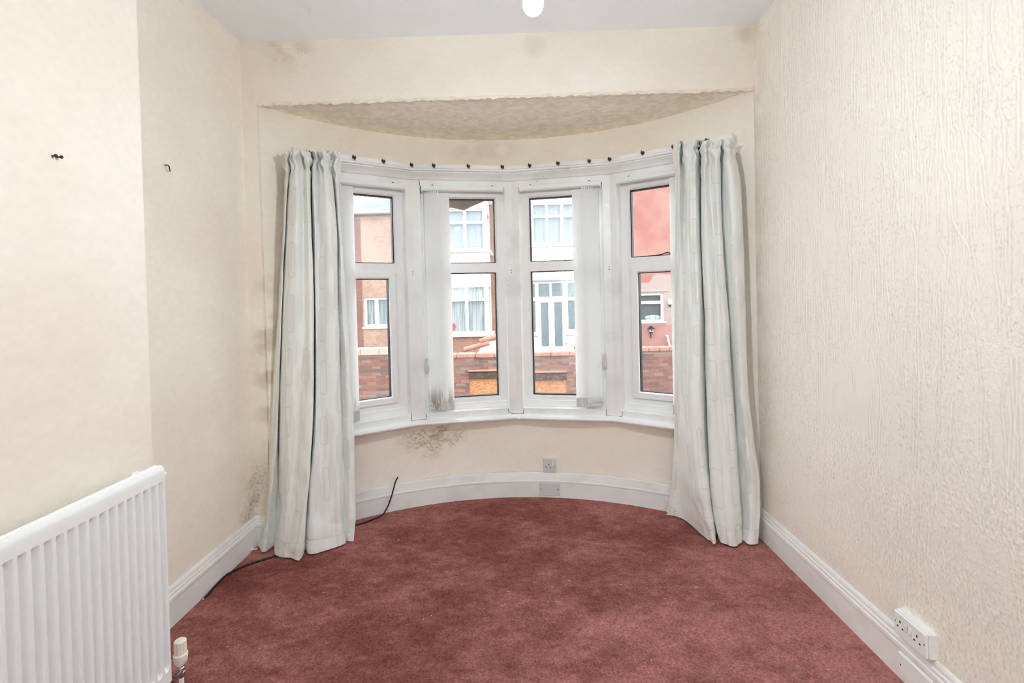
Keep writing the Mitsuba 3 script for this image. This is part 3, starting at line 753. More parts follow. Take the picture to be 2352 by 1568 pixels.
add("rear_rail", cbox(RX - 0.030, RX - 0.0215, RY0 + 0.004, RY1 - 0.004, RZ1 - 0.030, RZ1 + 0.0035, 0.002), "mat_enamel", rad)
for y in (RY0 + 0.15, RY1 - 0.15):
    add("wall_bracket", join(cbox(XBR - 0.002, RX - 0.03, y - 0.02, y + 0.02, 0.20, 0.82, 0.002)), "mat_enamel", rad)
add("top_clip", join(cbox(RX - 0.034, RX - 0.020, RY1 - 0.105, RY1 - 0.080, RZ1 - 0.012, RZ1 + 0.010, 0.003)), "mat_enamel", rad)
add("bleed_boss", join(lathe([(0.0, 0), (0.011, 0), (0.011, 0.014), (0.006, 0.016), (0.006, 0.022), (0, 0.022)], 14).apply_transform(trimesh.transformations.rotation_matrix(-math.pi / 2, [1, 0, 0])).apply_translation([RX - 0.012, RY1 - 0.002, RZ1 - 0.035])), "mat_enamel", rad)
vx, vy = -1.300, 1.762
val = add("valve", join(lathe([(0.0, 0.062), (0.011, 0.062), (0.013, 0.068), (0.013, 0.080), (0.010, 0.084), (0.012, 0.088), (0.012, 0.096), (0.009, 0.100), (0.013, 0.104), (0.013, 0.112), (0.0, 0.112)], 18, (vx, vy, 0)),
                        tube([(vx, vy, 0.085), (vx + 0.012, vy - 0.05, 0.092), (RX - 0.014, RY1 - 0.004, 0.150)], 0.010, 12)), "mat_chrome", rad, smooth=35, label="chrome valve body")
headp, n_f = [], 18
add("valve_skirt", lathe([(0.0, 0.108), (0.014, 0.108), (0.021, 0.118), (0.0235, 0.134), (0.024, 0.148), (0.0205, 0.152), (0.0, 0.152)], 24, (vx, vy, 0)), "mat_ivory", val, smooth=35)
ang = np.linspace(0, 2 * np.pi, 96, endpoint=False)
rr = 0.0205 - 0.0022 * (np.cos(ang * 12) > 0.35)
knob = prism(Polygon(np.stack([vx + rr * np.cos(ang), vy + rr * np.sin(ang)], -1)), 0.151, 0.192)
add("valve_knob", join(knob, lathe([(0.0205, 0.1915), (0.020, 0.197), (0.016, 0.2005), (0.013, 0.1995), (0.010, 0.2010), (0.0, 0.2015)], 28, (vx, vy, 0))), "mat_ivory", val, smooth=30)
add("pipe", tube([(vx, vy, -0.004), (vx, vy, 0.063)], 0.0085, 14), "mat_enamel", rad, smooth=40)

# ------------------------------------------------------------------ sockets and blanking plates
def face(mesh, origin, ux, nx):
    """local (a right, b out of the wall, c up) -> world; ux: direction of a, nx: outward normal"""
    v = np.array(mesh.vertices)
    m = mesh.copy()
    ux, nx = np.array(ux, float), np.array(nx, float)
    m.vertices = np.asarray(origin, float) + v[:, :1] * ux + v[:, 1:2] * nx + v[:, 2:] * np.array([0, 0, 1.0])
    m.fix_normals()
    return m


def round_hole(x, z, b, r=0.0026):
    m = lathe([(0.0, 0.0004), (r, 0.0003), (r, -0.0006), (0, -0.0006)], 12)
    m.apply_transform(trimesh.transformations.rotation_matrix(-math.pi / 2, [1, 0, 0]))
    m.apply_translation([x, b, z])
    return m


def pins(x, z, b):
    return [cbox(x - 0.0028, x + 0.0028, b - 0.001, b + 0.0004, z + 0.006, z + 0.0150, 0.0002), cbox(x - 0.0150, x - 0.0078, b - 0.001, b + 0.0004, z - 0.0125, z - 0.0065, 0.0002), cbox(x + 0.0078, x + 0.0150, b - 0.001, b + 0.0004, z - 0.0125, z - 0.0065, 0.0002)]


o, ux, nx = (XR, 1.7265, 0.218), (0, -1, 0), (-1, 0, 0)
ds = thing("double_socket", "white surface mounted double wall socket low on the ridged right wall", "socket")
P = lambda name, mesh, mat, parent, **k: add(name, face(mesh, o, ux, nx), mat, parent, **k)
P("back_box", cbox(-0.0735, 0.0735, -0.004, 0.026, -0.044, 0.044, 0.0025), "mat_plastic", ds)
plate = P("face_plate", join(cbox(-0.0725, 0.0725, 0.0262, 0.0372, -0.043, 0.043, 0.004)), "mat_plastic", ds)
for x in (-0.041, 0.034):
    for hmesh in pins(x, 0.002, 0.0372):
        P("pin_hole", hmesh, "mat_black", plate)
for x in (-0.0635, 0.0635):
    P("screw_hole", round_hole(x, 0.004, 0.0372), "mat_black", plate)
P("switch_surround", cbox(-0.017, 0.011, 0.0365, 0.0378, -0.006, 0.027, 0.0006), "mat_old_plastic", plate)
for x in (-0.0105, 0.0045):
    sw = cbox(-0.0055, 0.0055, -0.0015, 0.0030, -0.0125, 0.0125, 0.0012)
    sw.apply_transform(trimesh.transformations.rotation_matrix(0.13 * (1 if x > 0 else -1), [1, 0, 0]))
    sw.apply_translation([x, 0.0385, 0.0105])
    P("switch", sw, "mat_plastic", plate)

o = (XR - 0.0185, 1.722, 0.061)
bp = thing("blanking_plate", "white blanking plate on the right skirting below the double socket", "blanking plate", "blanking plates on the skirting")
pl_ = P("plate", cbox(-0.0735, 0.0735, -0.002, 0.0075, -0.043, 0.043, 0.0025), "mat_plastic", bp)
for x in (-0.060, 0.060):
    P("screw_hole", round_hole(x, 0.0, 0.0075, 0.0032), "mat_black", pl_)

o, ux, nx = (0.189, 3.4925, 0.2235), (0.9923, -0.124, 0), (-0.124, -0.9923, 0)
ss = thing("single_socket", "grey single wall socket on the curved wall under the window", "socket")
P("back_box", cbox(-0.048, 0.046, -0.01, 0.012, -0.054, 0.054, 0.002), "mat_old_plastic", ss)
plate = P("face_plate", cbox(-0.046, 0.044, 0.0122, 0.022, -0.052, 0.052, 0.004), "mat_old_plastic", ss)
for hmesh in pins(-0.009, 0.0, 0.022):
    P("pin_hole", hmesh, "mat_black", plate)
for x in (-0.032, 0.031):
    P("screw_hole", round_hole(x, -0.002, 0.022, 0.0034), "mat_black", plate)
sw = cbox(0.0185, 0.0305, 0.021, 0.0265, 0.004, 0.031, 0.0015)
P("switch", sw, "mat_plastic", plate)

o, ux, nx = (0.179, 3.4625, 0.0605), (0.993, -0.118, 0), (-0.118, -0.993, 0)
bp = thing("blanking_plate", "grey blanking plate on the bay skirting below the single socket", "blanking plate", "blanking plates on the skirting")
pl_ = P("plate", cbox(-0.0745, 0.0745, -0.004, 0.0065, -0.045, 0.045, 0.002), "mat_old_plastic", bp)
for x in (-0.061, 0.061):
    P("screw_hole", round_hole(x, 0.002, 0.0065, 0.0036), "mat_black", pl_)

# ------------------------------------------------------------------ lamp, cable, fixings
lamp = thing("pendant_lamp", "lit bare bulb hanging from the ceiling", "lamp")
bx, by, bz = 0.057, 1.39, 2.283
prof = [(0.0, -0.0315)] + [(0.0300 * math.sin(a), -0.0315 * math.cos(a)) for a in np.linspace(0.12, math.pi / 2, 14)] + [(0.0298, 0.010)]
dome = lathe(prof, 32, (bx, by, bz))
dome.fix_normals()
if (np.array(dome.face_normals)[:32, 2]).mean() > 0:
    dome.invert()
k = add("bulb", dome, "mat_plastic", lamp, smooth=True, label="glowing white bulb")
scene[k]["emitter"] = {"type": "area", "radiance": {"type": "rgb", "value": [BULB * 0.92, BULB * 1.0, BULB * 1.06]}}
add("bulb_collar", lathe([(0.0298, 0.0102), (0.028, 0.025), (0.022, 0.045), (0.0145, 0.058), (0.0135, 0.078), (0.0, 0.078)], 28, (bx, by, bz)), "mat_plastic", lamp, smooth=40)
hold = add("lamp_holder", lathe([(0.0, 0.070), (0.0185, 0.070), (0.0200, 0.078), (0.0200, 0.098), (0.0165, 0.102), (0.0165, 0.122), (0.008, 0.128), (0.004, 0.134), (0.0, 0.134)], 24, (bx, by, bz)), "mat_plastic", lamp, smooth=30)
add("flex", tube([(bx, by, bz + 0.130), (bx + 0.001, by, 2.7), (bx, by, 2.975)], 0.0032, 8), "mat_plastic", lamp, smooth=True)
add("ceiling_rose", lathe([(0.0, 2.968), (0.010, 2.969), (0.034, 2.975), (0.038, 2.984), (0.038, 2.998), (0.0, 2.998)], 28, (bx, by, 0)), "mat_plastic", lamp, smooth=35)

cab = thing("cable", "black cable from the bay skirting trailing behind the left curtain along the carpet", "cable")
c1 = spline([(-0.872, 3.300, 0.226), (-0.884, 3.280, 0.205), (-0.893, 3.262, 0.165), (-0.906, 3.240, 0.115), (-0.925, 3.215, 0.060), (-0.955, 3.180, 0.018), (-1.00, 3.155, 0.0055), (-1.045, 3.105, 0.0052), (-1.090, 3.078, 0.0052), (-1.18, 3.000, 0.0052), (-1.30, 2.865, 0.0052), (-1.39, 2.742, 0.0055), (-1.47, 2.680, 0.0052), (-1.545, 2.616, 0.0060), (-1.580, 2.560, 0.009), (-1.592, 2.500, 0.014), (-1.594, 2.430, 0.011), (-1.591, 2.36, 0.0065), (-1.589, 2.325, 0.0055)], 130)
add("sheath", tube(c1, 0.0047, 10), "mat_black", cab, smooth=40)
add("cut_end", tube([c1[-1], c1[-1] + (c1[-1] - c1[-2]) * 0.9], 0.0024, 8), "mat_plastic", cab, label="bare white cut end")

clip = thing("cable_clip", "small white broken cable clip on the left skirting by the curtain hem", "clip")
add("clip_body", join(cbox(-1.602, -1.590, 2.752, 2.772, 0.012, 0.026, 0.002), tube([(-1.594, 2.756, 0.020), (-1.572, 2.752, 0.024), (-1.556, 2.748, 0.029)], 0.003, 6)), "mat_plastic", clip)

for dy, ln, lb in ((0.0, 0.010, "near one of two short dark screws side by side in the chimney breast"), (0.013, 0.014, "far one of two short dark screws side by side in the chimney breast")):
    scr = thing("wall_screw", lb, "screw", "screws in the chimney breast")
    for nm, pr in (("shank", [(0.0, 0.0), (0.0022, 0.0), (0.0022, ln), (0.0, ln)]), ("head", [(0.0, ln), (0.0052, ln + 0.0005), (0.0045, ln + 0.0035), (0.0, ln + 0.004)])):
        s_ = lathe(pr, 12)
        s_.apply_transform(trimesh.transformations.rotation_matrix(math.pi / 2, [0, 1, 0]))
        s_.apply_translation([XBR - 0.001, 1.395 + dy, 1.895])
        add(nm, s_, "mat_dark", scr, smooth=30)
hk = thing("wall_hook", "small dark hook screwed into the alcove wall", "hook")
add("hook_shank", tube(spline([(XL - 0.002, 2.205, 2.096), (XL + 0.012, 2.205, 2.096), (XL + 0.020, 2.206, 2.088), (XL + 0.021, 2.209, 2.076), (XL + 0.016, 2.216, 2.071), (XL + 0.012, 2.221, 2.077)], 26), 0.0026, 8), "mat_dark", hk, smooth=40)


# ------------------------------------------------------------------ outside: alley, yard wall, the backs of the houses opposite
def far_noise_color(c0, c1, sx=1.3, sz=1.3, fine=14.0):
    return proc(lambda p, n, uv: mix(c0, c1, smoothstep(0.3, 0.72, 0.7 * fbm(p.x * sx + 7, p.y * sx, p.z * sz, 4) + 0.3 * noise(p.x * fine, p.y * fine, p.z * fine))))


paint("mat_ground", lin(120, 116, 110), 0.9)
paint("mat_render_cream", far_noise_color(lin(182, 156, 140), lin(164, 134, 118), 0.8, 0.7), 0.85)
paint("mat_render_white", far_noise_color(lin(224, 225, 227), lin(212, 213, 216), 0.8, 0.8), 0.8)
paint("mat_render_buff", far_noise_color(lin(164, 128, 108), lin(146, 106, 90), 1.6, 1.6), 0.85)


def red_wall(p, n, uv):
    c = mix(lin(166, 108, 102), lin(172, 128, 120), smoothstep(0.35, 0.7, fbm(p.x * 1.3, p.z * 1.1, 3, 4)))
    blotch = fbm(p.x * 1.6 + 4, p.z * 2.0, 1, 3)
    up = smoothstep(2.2, 2.9, p.z)
    c = mix(c, lin(184, 136, 124), 0.55 * up * smoothstep(0.45, 0.62, blotch))
    edge = 0.22 * (noise(p.x * 3.1, p.z * 3.1, 5) - 0.5)
    bare = smoothstep(3.72, 3.78, p.x + edge) * smoothstep(0.40, 0.43, p.z) * smoothstep(1.90, 1.84, p.z + edge - 0.22 * smoothstep(4.2, 4.6, p.x))
    return mix(c, mix(lin(178, 160, 154), lin(160, 142, 138), blotch), bare)


paint("mat_render_red", proc(red_wall), 0.85)
BRICKS = [lin(140, 102, 92), lin(126, 94, 87), lin(152, 114, 102), lin(110, 94, 92), lin(140, 122, 114)]
for j, c in enumerate(BRICKS):
    paint(f"mat_brick_{'abcde'[j]}", c, 0.9, None, 0, 0.1)
paint("mat_mortar", lin(150, 134, 124), 0.95)
paint("mat_terracotta", far_noise_color(lin(178, 132, 120), lin(166, 114, 102), 5, 5), 0.8)
paint("mat_pale_coping", lin(180, 166, 154), 0.85)
paint("mat_osb", proc(lambda p, n, uv: mix(lin(192, 142, 104), lin(174, 118, 80), smoothstep(0.3, 0.7, noise(p.x * 17, p.z * 42, 2) * 0.6 + 0.4 * noise(p.x * 45 + p.z * 20, p.z * 18, 7)))), 0.8)
paint("mat_lintel", far_noise_color(lin(96, 82, 72), lin(70, 58, 50), 8, 8, 40), 0.9)
paint("mat_slate", lin(128, 140, 152), 0.7)
paint("mat_slate_dark", lin(112, 124, 136), 0.7)
paint("mat_net", proc(lambda p, n, uv: mix(lin(176, 186, 188), lin(142, 158, 164), smoothstep(0.35, 0.65, noise(p.x * 38, p.z * 1.5, 3)))), 0.8)
paint("mat_net_pale", lin(152, 168, 182), 0.8)
paint("mat_brick_strip", far_noise_color(lin(146, 106, 98), lin(130, 88, 82), 3, 3), 0.9)
paint("mat_room_dark", lin(88, 96, 100), 0.9)
paint("mat_obscure", proc(lambda p, n, uv: mix(lin(132, 150, 158), lin(78, 98, 106), fbm(p.x * 34, p.y * 34, p.z * 22, 2))), 0.15, None, 0, 0.5)
paint("mat_board_brown", proc(lambda p, n, uv: mix(lin(128, 112, 94), lin(104, 88, 72), fbm(p.x * 12, p.y * 12, p.z * 40, 3))), 0.9)
paint("mat_leaf", lin(120, 128, 88), 0.8)
paint("mat_red_petal", lin(196, 70, 72), 0.6)
paint("mat_lead", lin(160, 158, 160), 0.6)

add("ground", box(-40, 40, 4.2, 60, -2.7, -2.6), "mat_ground", kind="structure", label="grey alley floor outside")


def wall_xz(poly, y0, y1):
    m = trimesh.creation.extrude_polygon(poly, y1 - y0, engine="earcut")
    v = np.array(m.vertices)
    m.vertices = np.column_stack([v[:, 0], y0 + v[:, 2], v[:, 1]])
    m.fix_normals()
    return m


def rect(x0, x1, z0, z1):
    return shapely.box(x0, z0, x1, z1)


def far_window(parent, x0, x1, z0, z1, y, panes, fill="net", sill=True, frame=0.05, net="mat_net"):
    """frame with the given pane openings (x0, x1, z0, z1); set back from a wall face at y"""
    hole = rect(x0, x1, z0, z1)
    for a in panes:
        hole = hole.difference(rect(*a))
    w = add("window", wall_xz(hole, y + 0.05, y + 0.12), "mat_upvc", parent)
    for a in panes:
        q = trimesh.Trimesh([[a[0], y + 0.085, a[2]], [a[1], y + 0.085, a[2]], [a[1], y + 0.085, a[3]], [a[0], y + 0.085, a[3]]], [[0, 1, 2], [0, 2, 3]], process=False)
        if fill == "obscure":
            add("pane", wall_xz(rect(*a), y + 0.08, y + 0.09), "mat_obscure", w)
        else:
            add("pane", q, "mat_glass", w)
    add("dark_interior", box(x0, x1, y + 0.235, y + 0.245, z0, z1), "mat_room_dark", w)
    if fill == "net":
        xs = np.linspace(x0 + 0.01, x1 - 0.01, 90)
        pts = np.array([[[x, y + 0.17 + 0.018 * math.sin(x * 61) + 0.012 * math.sin(x * 23 + 1), z] for x in xs] for z in (z1 - 0.02, z0 + 0.02)])
        add("net_curtain", grid_mesh(pts), net, w, smooth=True)
    if sill:
        add("window_sill", cbox(x0 - 0.06, x1 + 0.06, y - 0.05, y + 0.10, z0 - 0.055, z0 + 0.002, 0.008), "mat_upvc", w)
    return w


def brick_mesh(l=0.213, d=0.10, h=0.063):
    return box(0, l, 0, d, 0, h)


BR = {}


def brick_shape(kind, mat):
    if (kind, mat) not in BR:
        l = {"full": 0.213, "half": 0.101}[kind]
        BR[kind, mat] = mikit.ply(brick_mesh(l), mat)
    return BR[kind, mat]


# left house: cream render, brick quoin strip, slate roof
h1 = thing("house", "cream rendered house back seen through the leftmost light, with slate roof", "house")
y1 = 15.0
add("wall", wall_xz(rect(-9, -2.75, -2.6, 4.15).difference(rect(-4.89, -3.62, 0.62, 1.54)), y1, y1 + 0.25), "mat_render_cream", h1)
far_window(h1, -4.89, -3.62, 0.62, 1.54, y1, [(-4.82, -4.56, 0.70, 1.47), (-4.45, -3.70, 0.70, 1.47)])
rng = np.random.default_rng(11)
bm = []
for c in range(88):
    z = -2.6 + 0.075 * c
    off = 0.112 if c % 2 else 0.0
    for x in np.arange(-5.60 - off, -4.96, 0.225):
        bb = brick_mesh(min(0.213, -4.925 - x), 0.03, 0.063)
        bb.apply_translation([x, y1 - 0.022 - 0.004 * rng.random(), z])
        bm.append(bb)
strip = add("brick_strip", box(-5.62, -4.93, y1 - 0.016, y1 + 0.01, -2.6, 4.1), "mat_mortar", h1)
add("brick", join(*bm), "mat_brick_strip", strip, kind="stuff")
add("air_vent", join(*[cbox(-4.58, -4.45, y1 - 0.03, y1, 3.96 + 0.028 * k, 3.98 + 0.028 * k, 0.003) for k in range(4)]), "mat_lead", h1)
add("gutter", tube([(-9, y1 - 0.12, 4.16), (-2.75, y1 - 0.12, 4.16)], 0.055, 10), "mat_lead", h1, smooth=True)
add("drainpipe", tube([(-5.27, y1 - 0.09, 4.13), (-5.27, y1 - 0.09, -2.6)], 0.04, 10), "mat_lintel", h1, smooth=True)
pitch_t = np.array([0, 3.2, 1.12])
roof = add("roof", trimesh.convex.convex_hull(np.array([[x, y1 - 0.15 + dy, 4.17 + dz + e] for x in (-5.2, -2.75) for dy, dz in ((0, 0), (3.2, 1.12)) for e in (0, -0.06)])), "mat_slate_dark", h1)
sl = [mikit.ply(cbox(0.003, 0.297, 0, 0.235, 0.0, 0.010, 0.002), m) for m in ("mat_slate", "mat_slate_dark")]
ang = math.degrees(math.atan2(1.12, 3.2))
for r in range(16):
    for c in range(8):
        x = -5.2 + 0.305 * c + (0.0 if r % 2 else 0.0)
        again("slate", sl[int(rng.random() < 0.35)], roof, T().translate([x, y1 - 0.16 + 0.2 * r * math.cos(math.radians(ang)), 4.185 + 0.2 * r * math.sin(math.radians(ang))]).rotate([1, 0, 0], ang - 2.2))
add("barge_board", trimesh.convex.convex_hull(np.array([[x, y1 - 0.17 + dy, 4.17 + dz + e] for x in (-5.30, -5.20) for dy, dz in ((0, 0), (3.2, 1.12)) for e in (0.06, -0.16)])), "mat_upvc", h1)

# middle house: white panels, projecting bay, glazed doors
h2 = thing("house", "white house back with a two storey bay and glazed doors, seen through the middle lights", "house")
y2, yb_ = 16.0, 14.5
wall2 = rect(-2.75, 2.62, -2.6, 5.2)
for a in ((0.10, 0.545, 0.20, 1.93), (0.57, 1.53, -0.34, 1.93), (1.53, 2.30, 0.20, 1.93), (0.10, 2.30, 3.14, 4.55)):
    wall2 = wall2.difference(rect(*a))
add("wall", wall_xz(wall2, y2, y2 + 0.25), "mat_render_white", h2)
far_window(h2, 0.10, 0.545, 0.20, 1.93, y2, [(0.16, 0.50, 0.27, 1.30), (0.16, 0.50, 1.42, 1.88)], "obscure")
far_window(h2, 1.53, 2.30, 0.20, 1.93, y2, [(1.59, 2.22, 0.33, 1.30), (1.59, 2.22, 1.42, 1.88)], "obscure")
dr_ = far_window(h2, 0.57, 1.53, -0.34, 1.93, y2, [(0.685, 0.93, -0.22, 1.25), (1.13, 1.39, -0.22, 1.25), (0.62, 0.98, 1.44, 1.88), (1.06, 1.42, 1.44, 1.88)], "obscure", sill=False)
add("door_handle", cbox(1.045, 1.075, y2 + 0.01, y2 + 0.05, 0.52, 0.66, 0.004), "mat_upvc", dr_)
far_window(h2, 0.10, 2.30, 3.14, 4.55, y2, [(0.16, 0.42, 3.25, 4.06), (0.50, 0.90, 3.25, 4.06), (0.98, 1.40, 3.25, 4.06), (1.50, 2.22, 3.25, 4.06), (0.16, 0.42, 4.14, 4.48), (0.50, 0.90, 4.14, 4.48), (0.98, 1.40, 4.14, 4.48), (1.50, 2.22, 4.14, 4.48)], net="mat_net_pale")
add("door_step", cbox(0.50, 1.62, y2 - 0.3, y2 + 0.02, -0.46, -0.345, 0.01), "mat_lead", h2)
add("flashing", cbox(0.05, 2.4, y2 - 0.05, y2 + 0.0, 1.955, 2.005, 0.006), "mat_lead", h2)
add("brick_strip", box(-1.10, -0.42, y2 - 0.05, y2, -2.6, 4.6), "mat_render_buff", h2)
BX0, BX1 = -2.68, -0.95
bay_front = rect(BX0, BX1, 0.33, 4.5)
for a in ((-2.60, -1.02, 0.37, 1.84), (-2.60, -1.02, 2.90, 4.14)):
    bay_front = bay_front.difference(rect(*a))
cols = [(-2.54, -2.32), (-2.23, -1.66), (-1.57, -1.08)]
add("bay_front", wall_xz(bay_front, yb_, yb_ + 0.25), "mat_render_white", h2)
far_window(h2, -2.60, -1.02, 0.37, 1.84, yb_, [(a, b, 0.45, 1.36) for a, b in cols] + [(a, b, 1.44, 1.78) for a, b in cols])
far_window(h2, -2.60, -1.02, 2.90, 4.14, yb_, [(a, b, 2.97, 3.69) for a, b in cols] + [(a, b, 3.77, 4.08) for a, b in cols], net="mat_net_pale")
side = shapely.box(yb_ + 0.0, 0.33, y2, 4.5).difference(shapely.box(yb_ + 0.22, 0.42, y2 - 0.15, 1.80)).difference(shapely.box(yb_ + 0.22, 2.95, y2 - 0.15, 4.08))
m = trimesh.creation.extrude_polygon(side, 0.10, engine="earcut")
v = np.array(m.vertices)
m.vertices = np.column_stack([BX1 - 0.10 + v[:, 2], v[:, 0], v[:, 1]])
m.fix_normals()
add("bay_side", m, "mat_render_white", h2)
for z0, z1 in ((0.42, 1.80), (2.95, 4.08)):
    add("side_pane", box(BX1 - 0.06, BX1 - 0.05, yb_ + 0.22, y2 - 0.15, z0, z1), "mat_obscure", h2)
add("bay_roof", cbox(BX0 - 0.02, BX1 + 0.1, yb_ - 0.12, y2, 4.5, 4.62, 0.02), "mat_upvc", h2)
for z in (0.32, 2.86):
    add("bay_sill", cbox(BX0, BX1 + 0.10, yb_ - 0.09, y2, z - 0.03, z + 0.03, 0.008), "mat_upvc", h2)
add("bay_base", box(BX0, BX1, yb_ + 0.02, y2, -2.6, 0.29), "mat_render_buff", h2)
fl = thing("flower", "red flower on the windowsill of the white bay opposite, beside the blind", "flower")
add("bloom", join(*[trimesh.creation.icosphere(1, 0.05).apply_translation([-2.06 + 0.05 * math.cos(a), yb_ + 0.14, 0.60 + 0.06 * math.sin(a)]) for a in np.arange(5) * 1.26]), "mat_red_petal", fl)
add("stem", tube([(-2.06, yb_ + 0.14, 0.60), (-2.05, yb_ + 0.14, 0.43)], 0.012, 6), "mat_leaf", fl)

# right house: red painted render
h3 = thing("house", "red painted house back with a bare patch, seen through the rightmost light", "house")
y3 = 16.0
add("wall", wall_xz(rect(2.63, 9.5, -2.6, 6.5).difference(rect(3.55, 4.74, 0.53, 1.47)), y3, y3 + 0.25), "mat_render_red", h3)
w = far_window(h3, 3.55, 4.74, 0.53, 1.47, y3, [(3.62, 4.66, 0.60, 1.12), (3.62, 4.66, 1.22, 1.40)], "none")
add("folded_cloth", trimesh.creation.icosphere(2, 1.0).apply_transform(np.diag([0.28, 0.05, 0.09, 1])).apply_translation([4.42, y3 + 0.17, 0.66]), "mat_net", w, smooth=True)
add("lintel", cbox(3.5, 4.88, y3 - 0.03, y3 + 0.02, 1.515, 1.555, 0.006), "mat_lead", h3)
wl = thing("wall_light", "small ivory bulkhead light on the bare patch of the red house", "light")
add("lamp_body", cbox(4.87, 4.985, y3 - 0.11, y3, 1.08, 1.27, 0.03), "mat_ivory", wl)
add("lamp_base", cbox(4.89, 4.965, y3 - 0.07, y3, 1.02, 1.085, 0.01), "mat_dark", wl)
bh = thing("birdhouse", "small dark birdhouse on a bracket below the window of the red house", "birdhouse")
hx = 4.285
add("box", cbox(hx - 0.062, hx + 0.062, y3 - 0.14, y3 - 0.01, 0.20, 0.34, 0.006), "mat_lead", bh)
add("roof", join(trimesh.convex.convex_hull(np.array([[hx + sx * 0.10, y, 0.31] for sx in (-1, 1) for y in (y3 - 0.16, y3 - 0.005)] + [[hx, y, 0.40] for y in (y3 - 0.16, y3 - 0.005)] + [[hx + sx * 0.10, y, 0.295] for sx in (-1, 1) for y in (y3 - 0.16, y3 - 0.005)]))), "mat_black", bh)
add("entrance_hole", cbox(hx - 0.02, hx + 0.02, y3 - 0.146, y3 - 0.139, 0.235, 0.285, 0.004), "mat_black", bh)
add("bracket", join(cbox(hx - 0.045, hx + 0.045, y3 - 0.12, y3, 0.165, 0.20, 0.006), cbox(hx - 0.012, hx + 0.012, y3 - 0.05, y3, -0.01, 0.17, 0.004)), "mat_dark", bh)
wp = thing("waste_pipe", "short white waste pipe sloping down the red house wall", "pipe")
add("pipe", tube([(4.80, y3 - 0.034, 0.06), (4.81, y3 - 0.08, 0.05), (4.83, y3 - 0.09, -0.05), (4.93, y3 - 0.09, -0.5)], 0.032, 10), "mat_upvc", wp, smooth=40)

# the yard wall along the alley
yw = thing("yard_wall", "red brick yard wall with terracotta copings below the houses opposite", "wall")
Y = 11.5
OPEN = [(-1.26, -0.25, -0.48), (0.02, 1.06, -0.545)]
core = rect(-9, 9, -2.6, 0.02)
core = core.union(rect(2.2, 9, 0.0, 0.08)).union(rect(-9, -2.45, 0.0, 0.14))
for a, b, t in OPEN:
    core = core.difference(rect(a, b, -2.61, t + 0.01))
add("mortar", wall_xz(core, Y + 0.012, Y + 0.215), "mat_mortar", yw)
rng = np.random.default_rng(3)
VIS = [(-4.2, -3.05), (-1.8, -0.42), (0.18, 1.42), (2.72, 3.85)]
rest = {m: [] for m in range(5)}
count = 0
for c in range(37):
    z = -2.6 + 0.075 * c + 0.006
    for x in np.arange(-9 + (0.1125 if c % 2 else 0), 8.9, 0.225):
        top = 0.14 if x < -2.6 else 0.02 if x < 2.0 else 0.08
        if z + 0.06 > top + 0.01:
            continue
        x1 = x + 0.213
        l0, l1 = x, x1
        skip = False
        for a, b, t in OPEN:
            if z < t + 0.19 and x1 > a - 0.01 and x < b + 0.01:
                if x < a - 0.05:
                    l1 = a - 0.005
                elif x1 > b + 0.05:
                    l0 = b + 0.005
                else:
                    skip = True
        if skip or l1 - l0 < 0.03:
            continue
        zone = 0.5 * (1 + math.sin(x * 0.9 + 1.0)) * 0.6
        mi_ = int(rng.choice(5, p=[0.34, 0.24, 0.2, 0.12, 0.10]))
        if z > -0.25 and -2.4 < x < 2.0 and rng.random() < 0.4:
            mi_ = 3
        yj = Y - 0.004 + 0.010 * rng.random()
        vis = z > -1.0 and any(a < x1 and x < b for a, b in VIS) and count < 298
        if vis:
            sh = brick_shape("full", f"mat_brick_{'abcde'[mi_]}")
            again("brick", sh, yw, T().translate([l0, yj, z]).scale([(l1 - l0) / 0.213, 1, 1]))
            count += 1
        else:
            bb = brick_mesh(l1 - l0, 0.1, 0.063)
            bb.apply_translation([l0, yj, z])
            rest[mi_].append(bb)
far_b = []
for m_, lst in rest.items():
    far_b += lst
add("brick_field", join(*far_b), "mat_brick_a", yw, kind="stuff")
tile_b = mikit.ply(cbox(0.003, 0.447, -0.05, 0.27, 0.0, 0.105, 0.02), "mat_terracotta")
tile_c = mikit.ply(cbox(0.003, 0.237, -0.05, 0.27, 0.0, 0.105, 0.02), "mat_terracotta")
tile_p = mikit.ply(cbox(0.003, 0.447, -0.05, 0.27, 0.0, 0.165, 0.012), "mat_pale_coping")
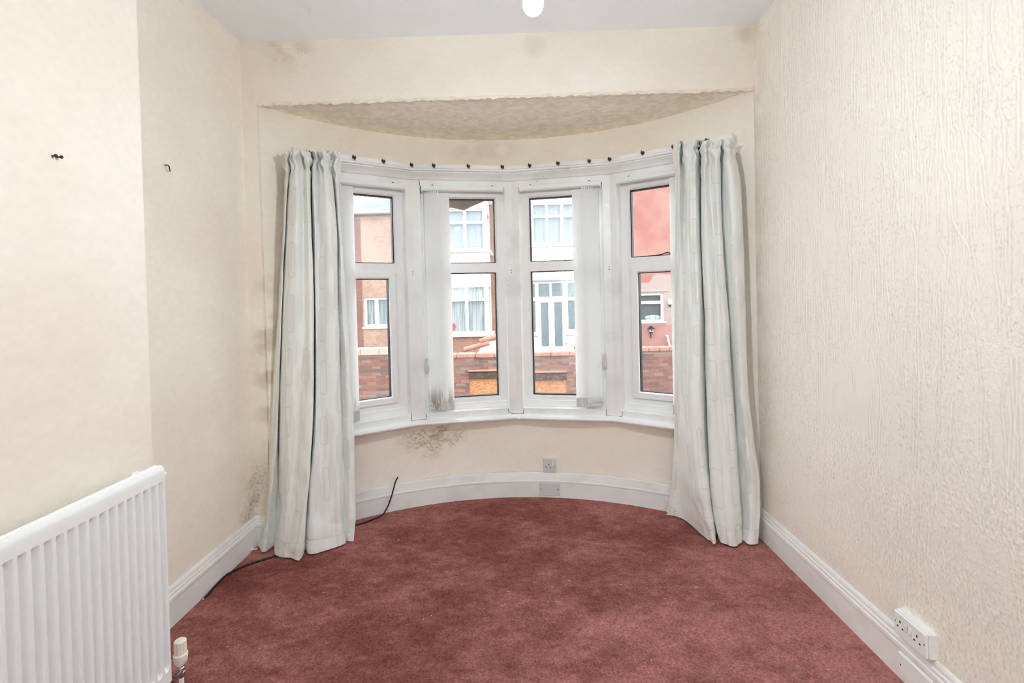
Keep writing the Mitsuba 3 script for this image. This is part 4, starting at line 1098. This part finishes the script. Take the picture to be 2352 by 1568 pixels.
for x in np.arange(-2.45, 2.0, 0.45):
    again("coping_tile", tile_b, yw, T().translate([x, Y, 0.022 + 0.006 * rng.random()]))
for x in np.arange(2.31, 8.7, 0.24):
    again("coping_tile", tile_c, yw, T().translate([x, Y, 0.081]))
for x in np.arange(-8.8, -2.6, 0.45):
    again("coping_slab", tile_p, yw, T().translate([x, Y, 0.142]))
for a, b, t in OPEN:
    add("lintel", cbox(a, b, Y - 0.05, Y + 0.2, t, t + 0.165, 0.012), "mat_lintel", yw)
    l = add("drip_ledge", cbox(a - 0.02, b, Y - 0.09, Y + 0.05, t + 0.18, t + 0.215, 0.008), "mat_terracotta", yw)
    add("board", box(a, b, Y + 0.03, Y + 0.05, -2.6, t), "mat_osb", yw, label="orange chipboard panel closing the gateway")
lr = thing("lean_to_roof", "terracotta ridge tiles climbing a small lean-to roof behind the yard wall", "roof")
for a, b in (((-1.42, 0.17), (-0.80, 0.335)), ((-1.02, 0.375), (-0.40, 0.555))):
    p = tube([(a[0], 12.0, a[1]), (b[0], 12.0, b[1])], 0.062, 10)
    add("ridge_tile", p, "mat_terracotta", lr, smooth=40)
add("sheet", wall_xz(Polygon([(-1.3, -0.2), (-0.3, -0.2), (-0.3, 0.48), (-0.95, 0.30)]), 12.02, 12.06), "mat_render_white", lr)
rngb = np.random.default_rng(8)
lv = []
for k in range(260):
    c = np.array([1.98, 15.4, -0.35]) + rngb.normal(size=3) * [0.17, 0.12, 0.17]
    a = rngb.normal(size=(3, 3)) * 0.045
    lv.append(np.array([c + a[0], c + a[1], c + a[2]]))
add("bush", trimesh.Trimesh(np.vstack(lv), np.arange(780).reshape(-1, 3), process=False), "mat_leaf", label="small grey green bush beside the glazed doors opposite", category="bush")
tb = Polygon([(-0.95, 2.52), (-0.56, 2.162), (-0.528, 2.172), (-0.482, 2.159), (-0.43, 2.146), (-0.38, 2.170), (-0.327, 2.190), (-0.258, 2.218), (-0.17, 2.244), (-0.12, 2.33), (-0.12, 2.52)])
add("hanging_board", wall_xz(tb, 3.80, 3.83), "mat_board_brown", label="torn brown board hanging outside above the second light", category="board")
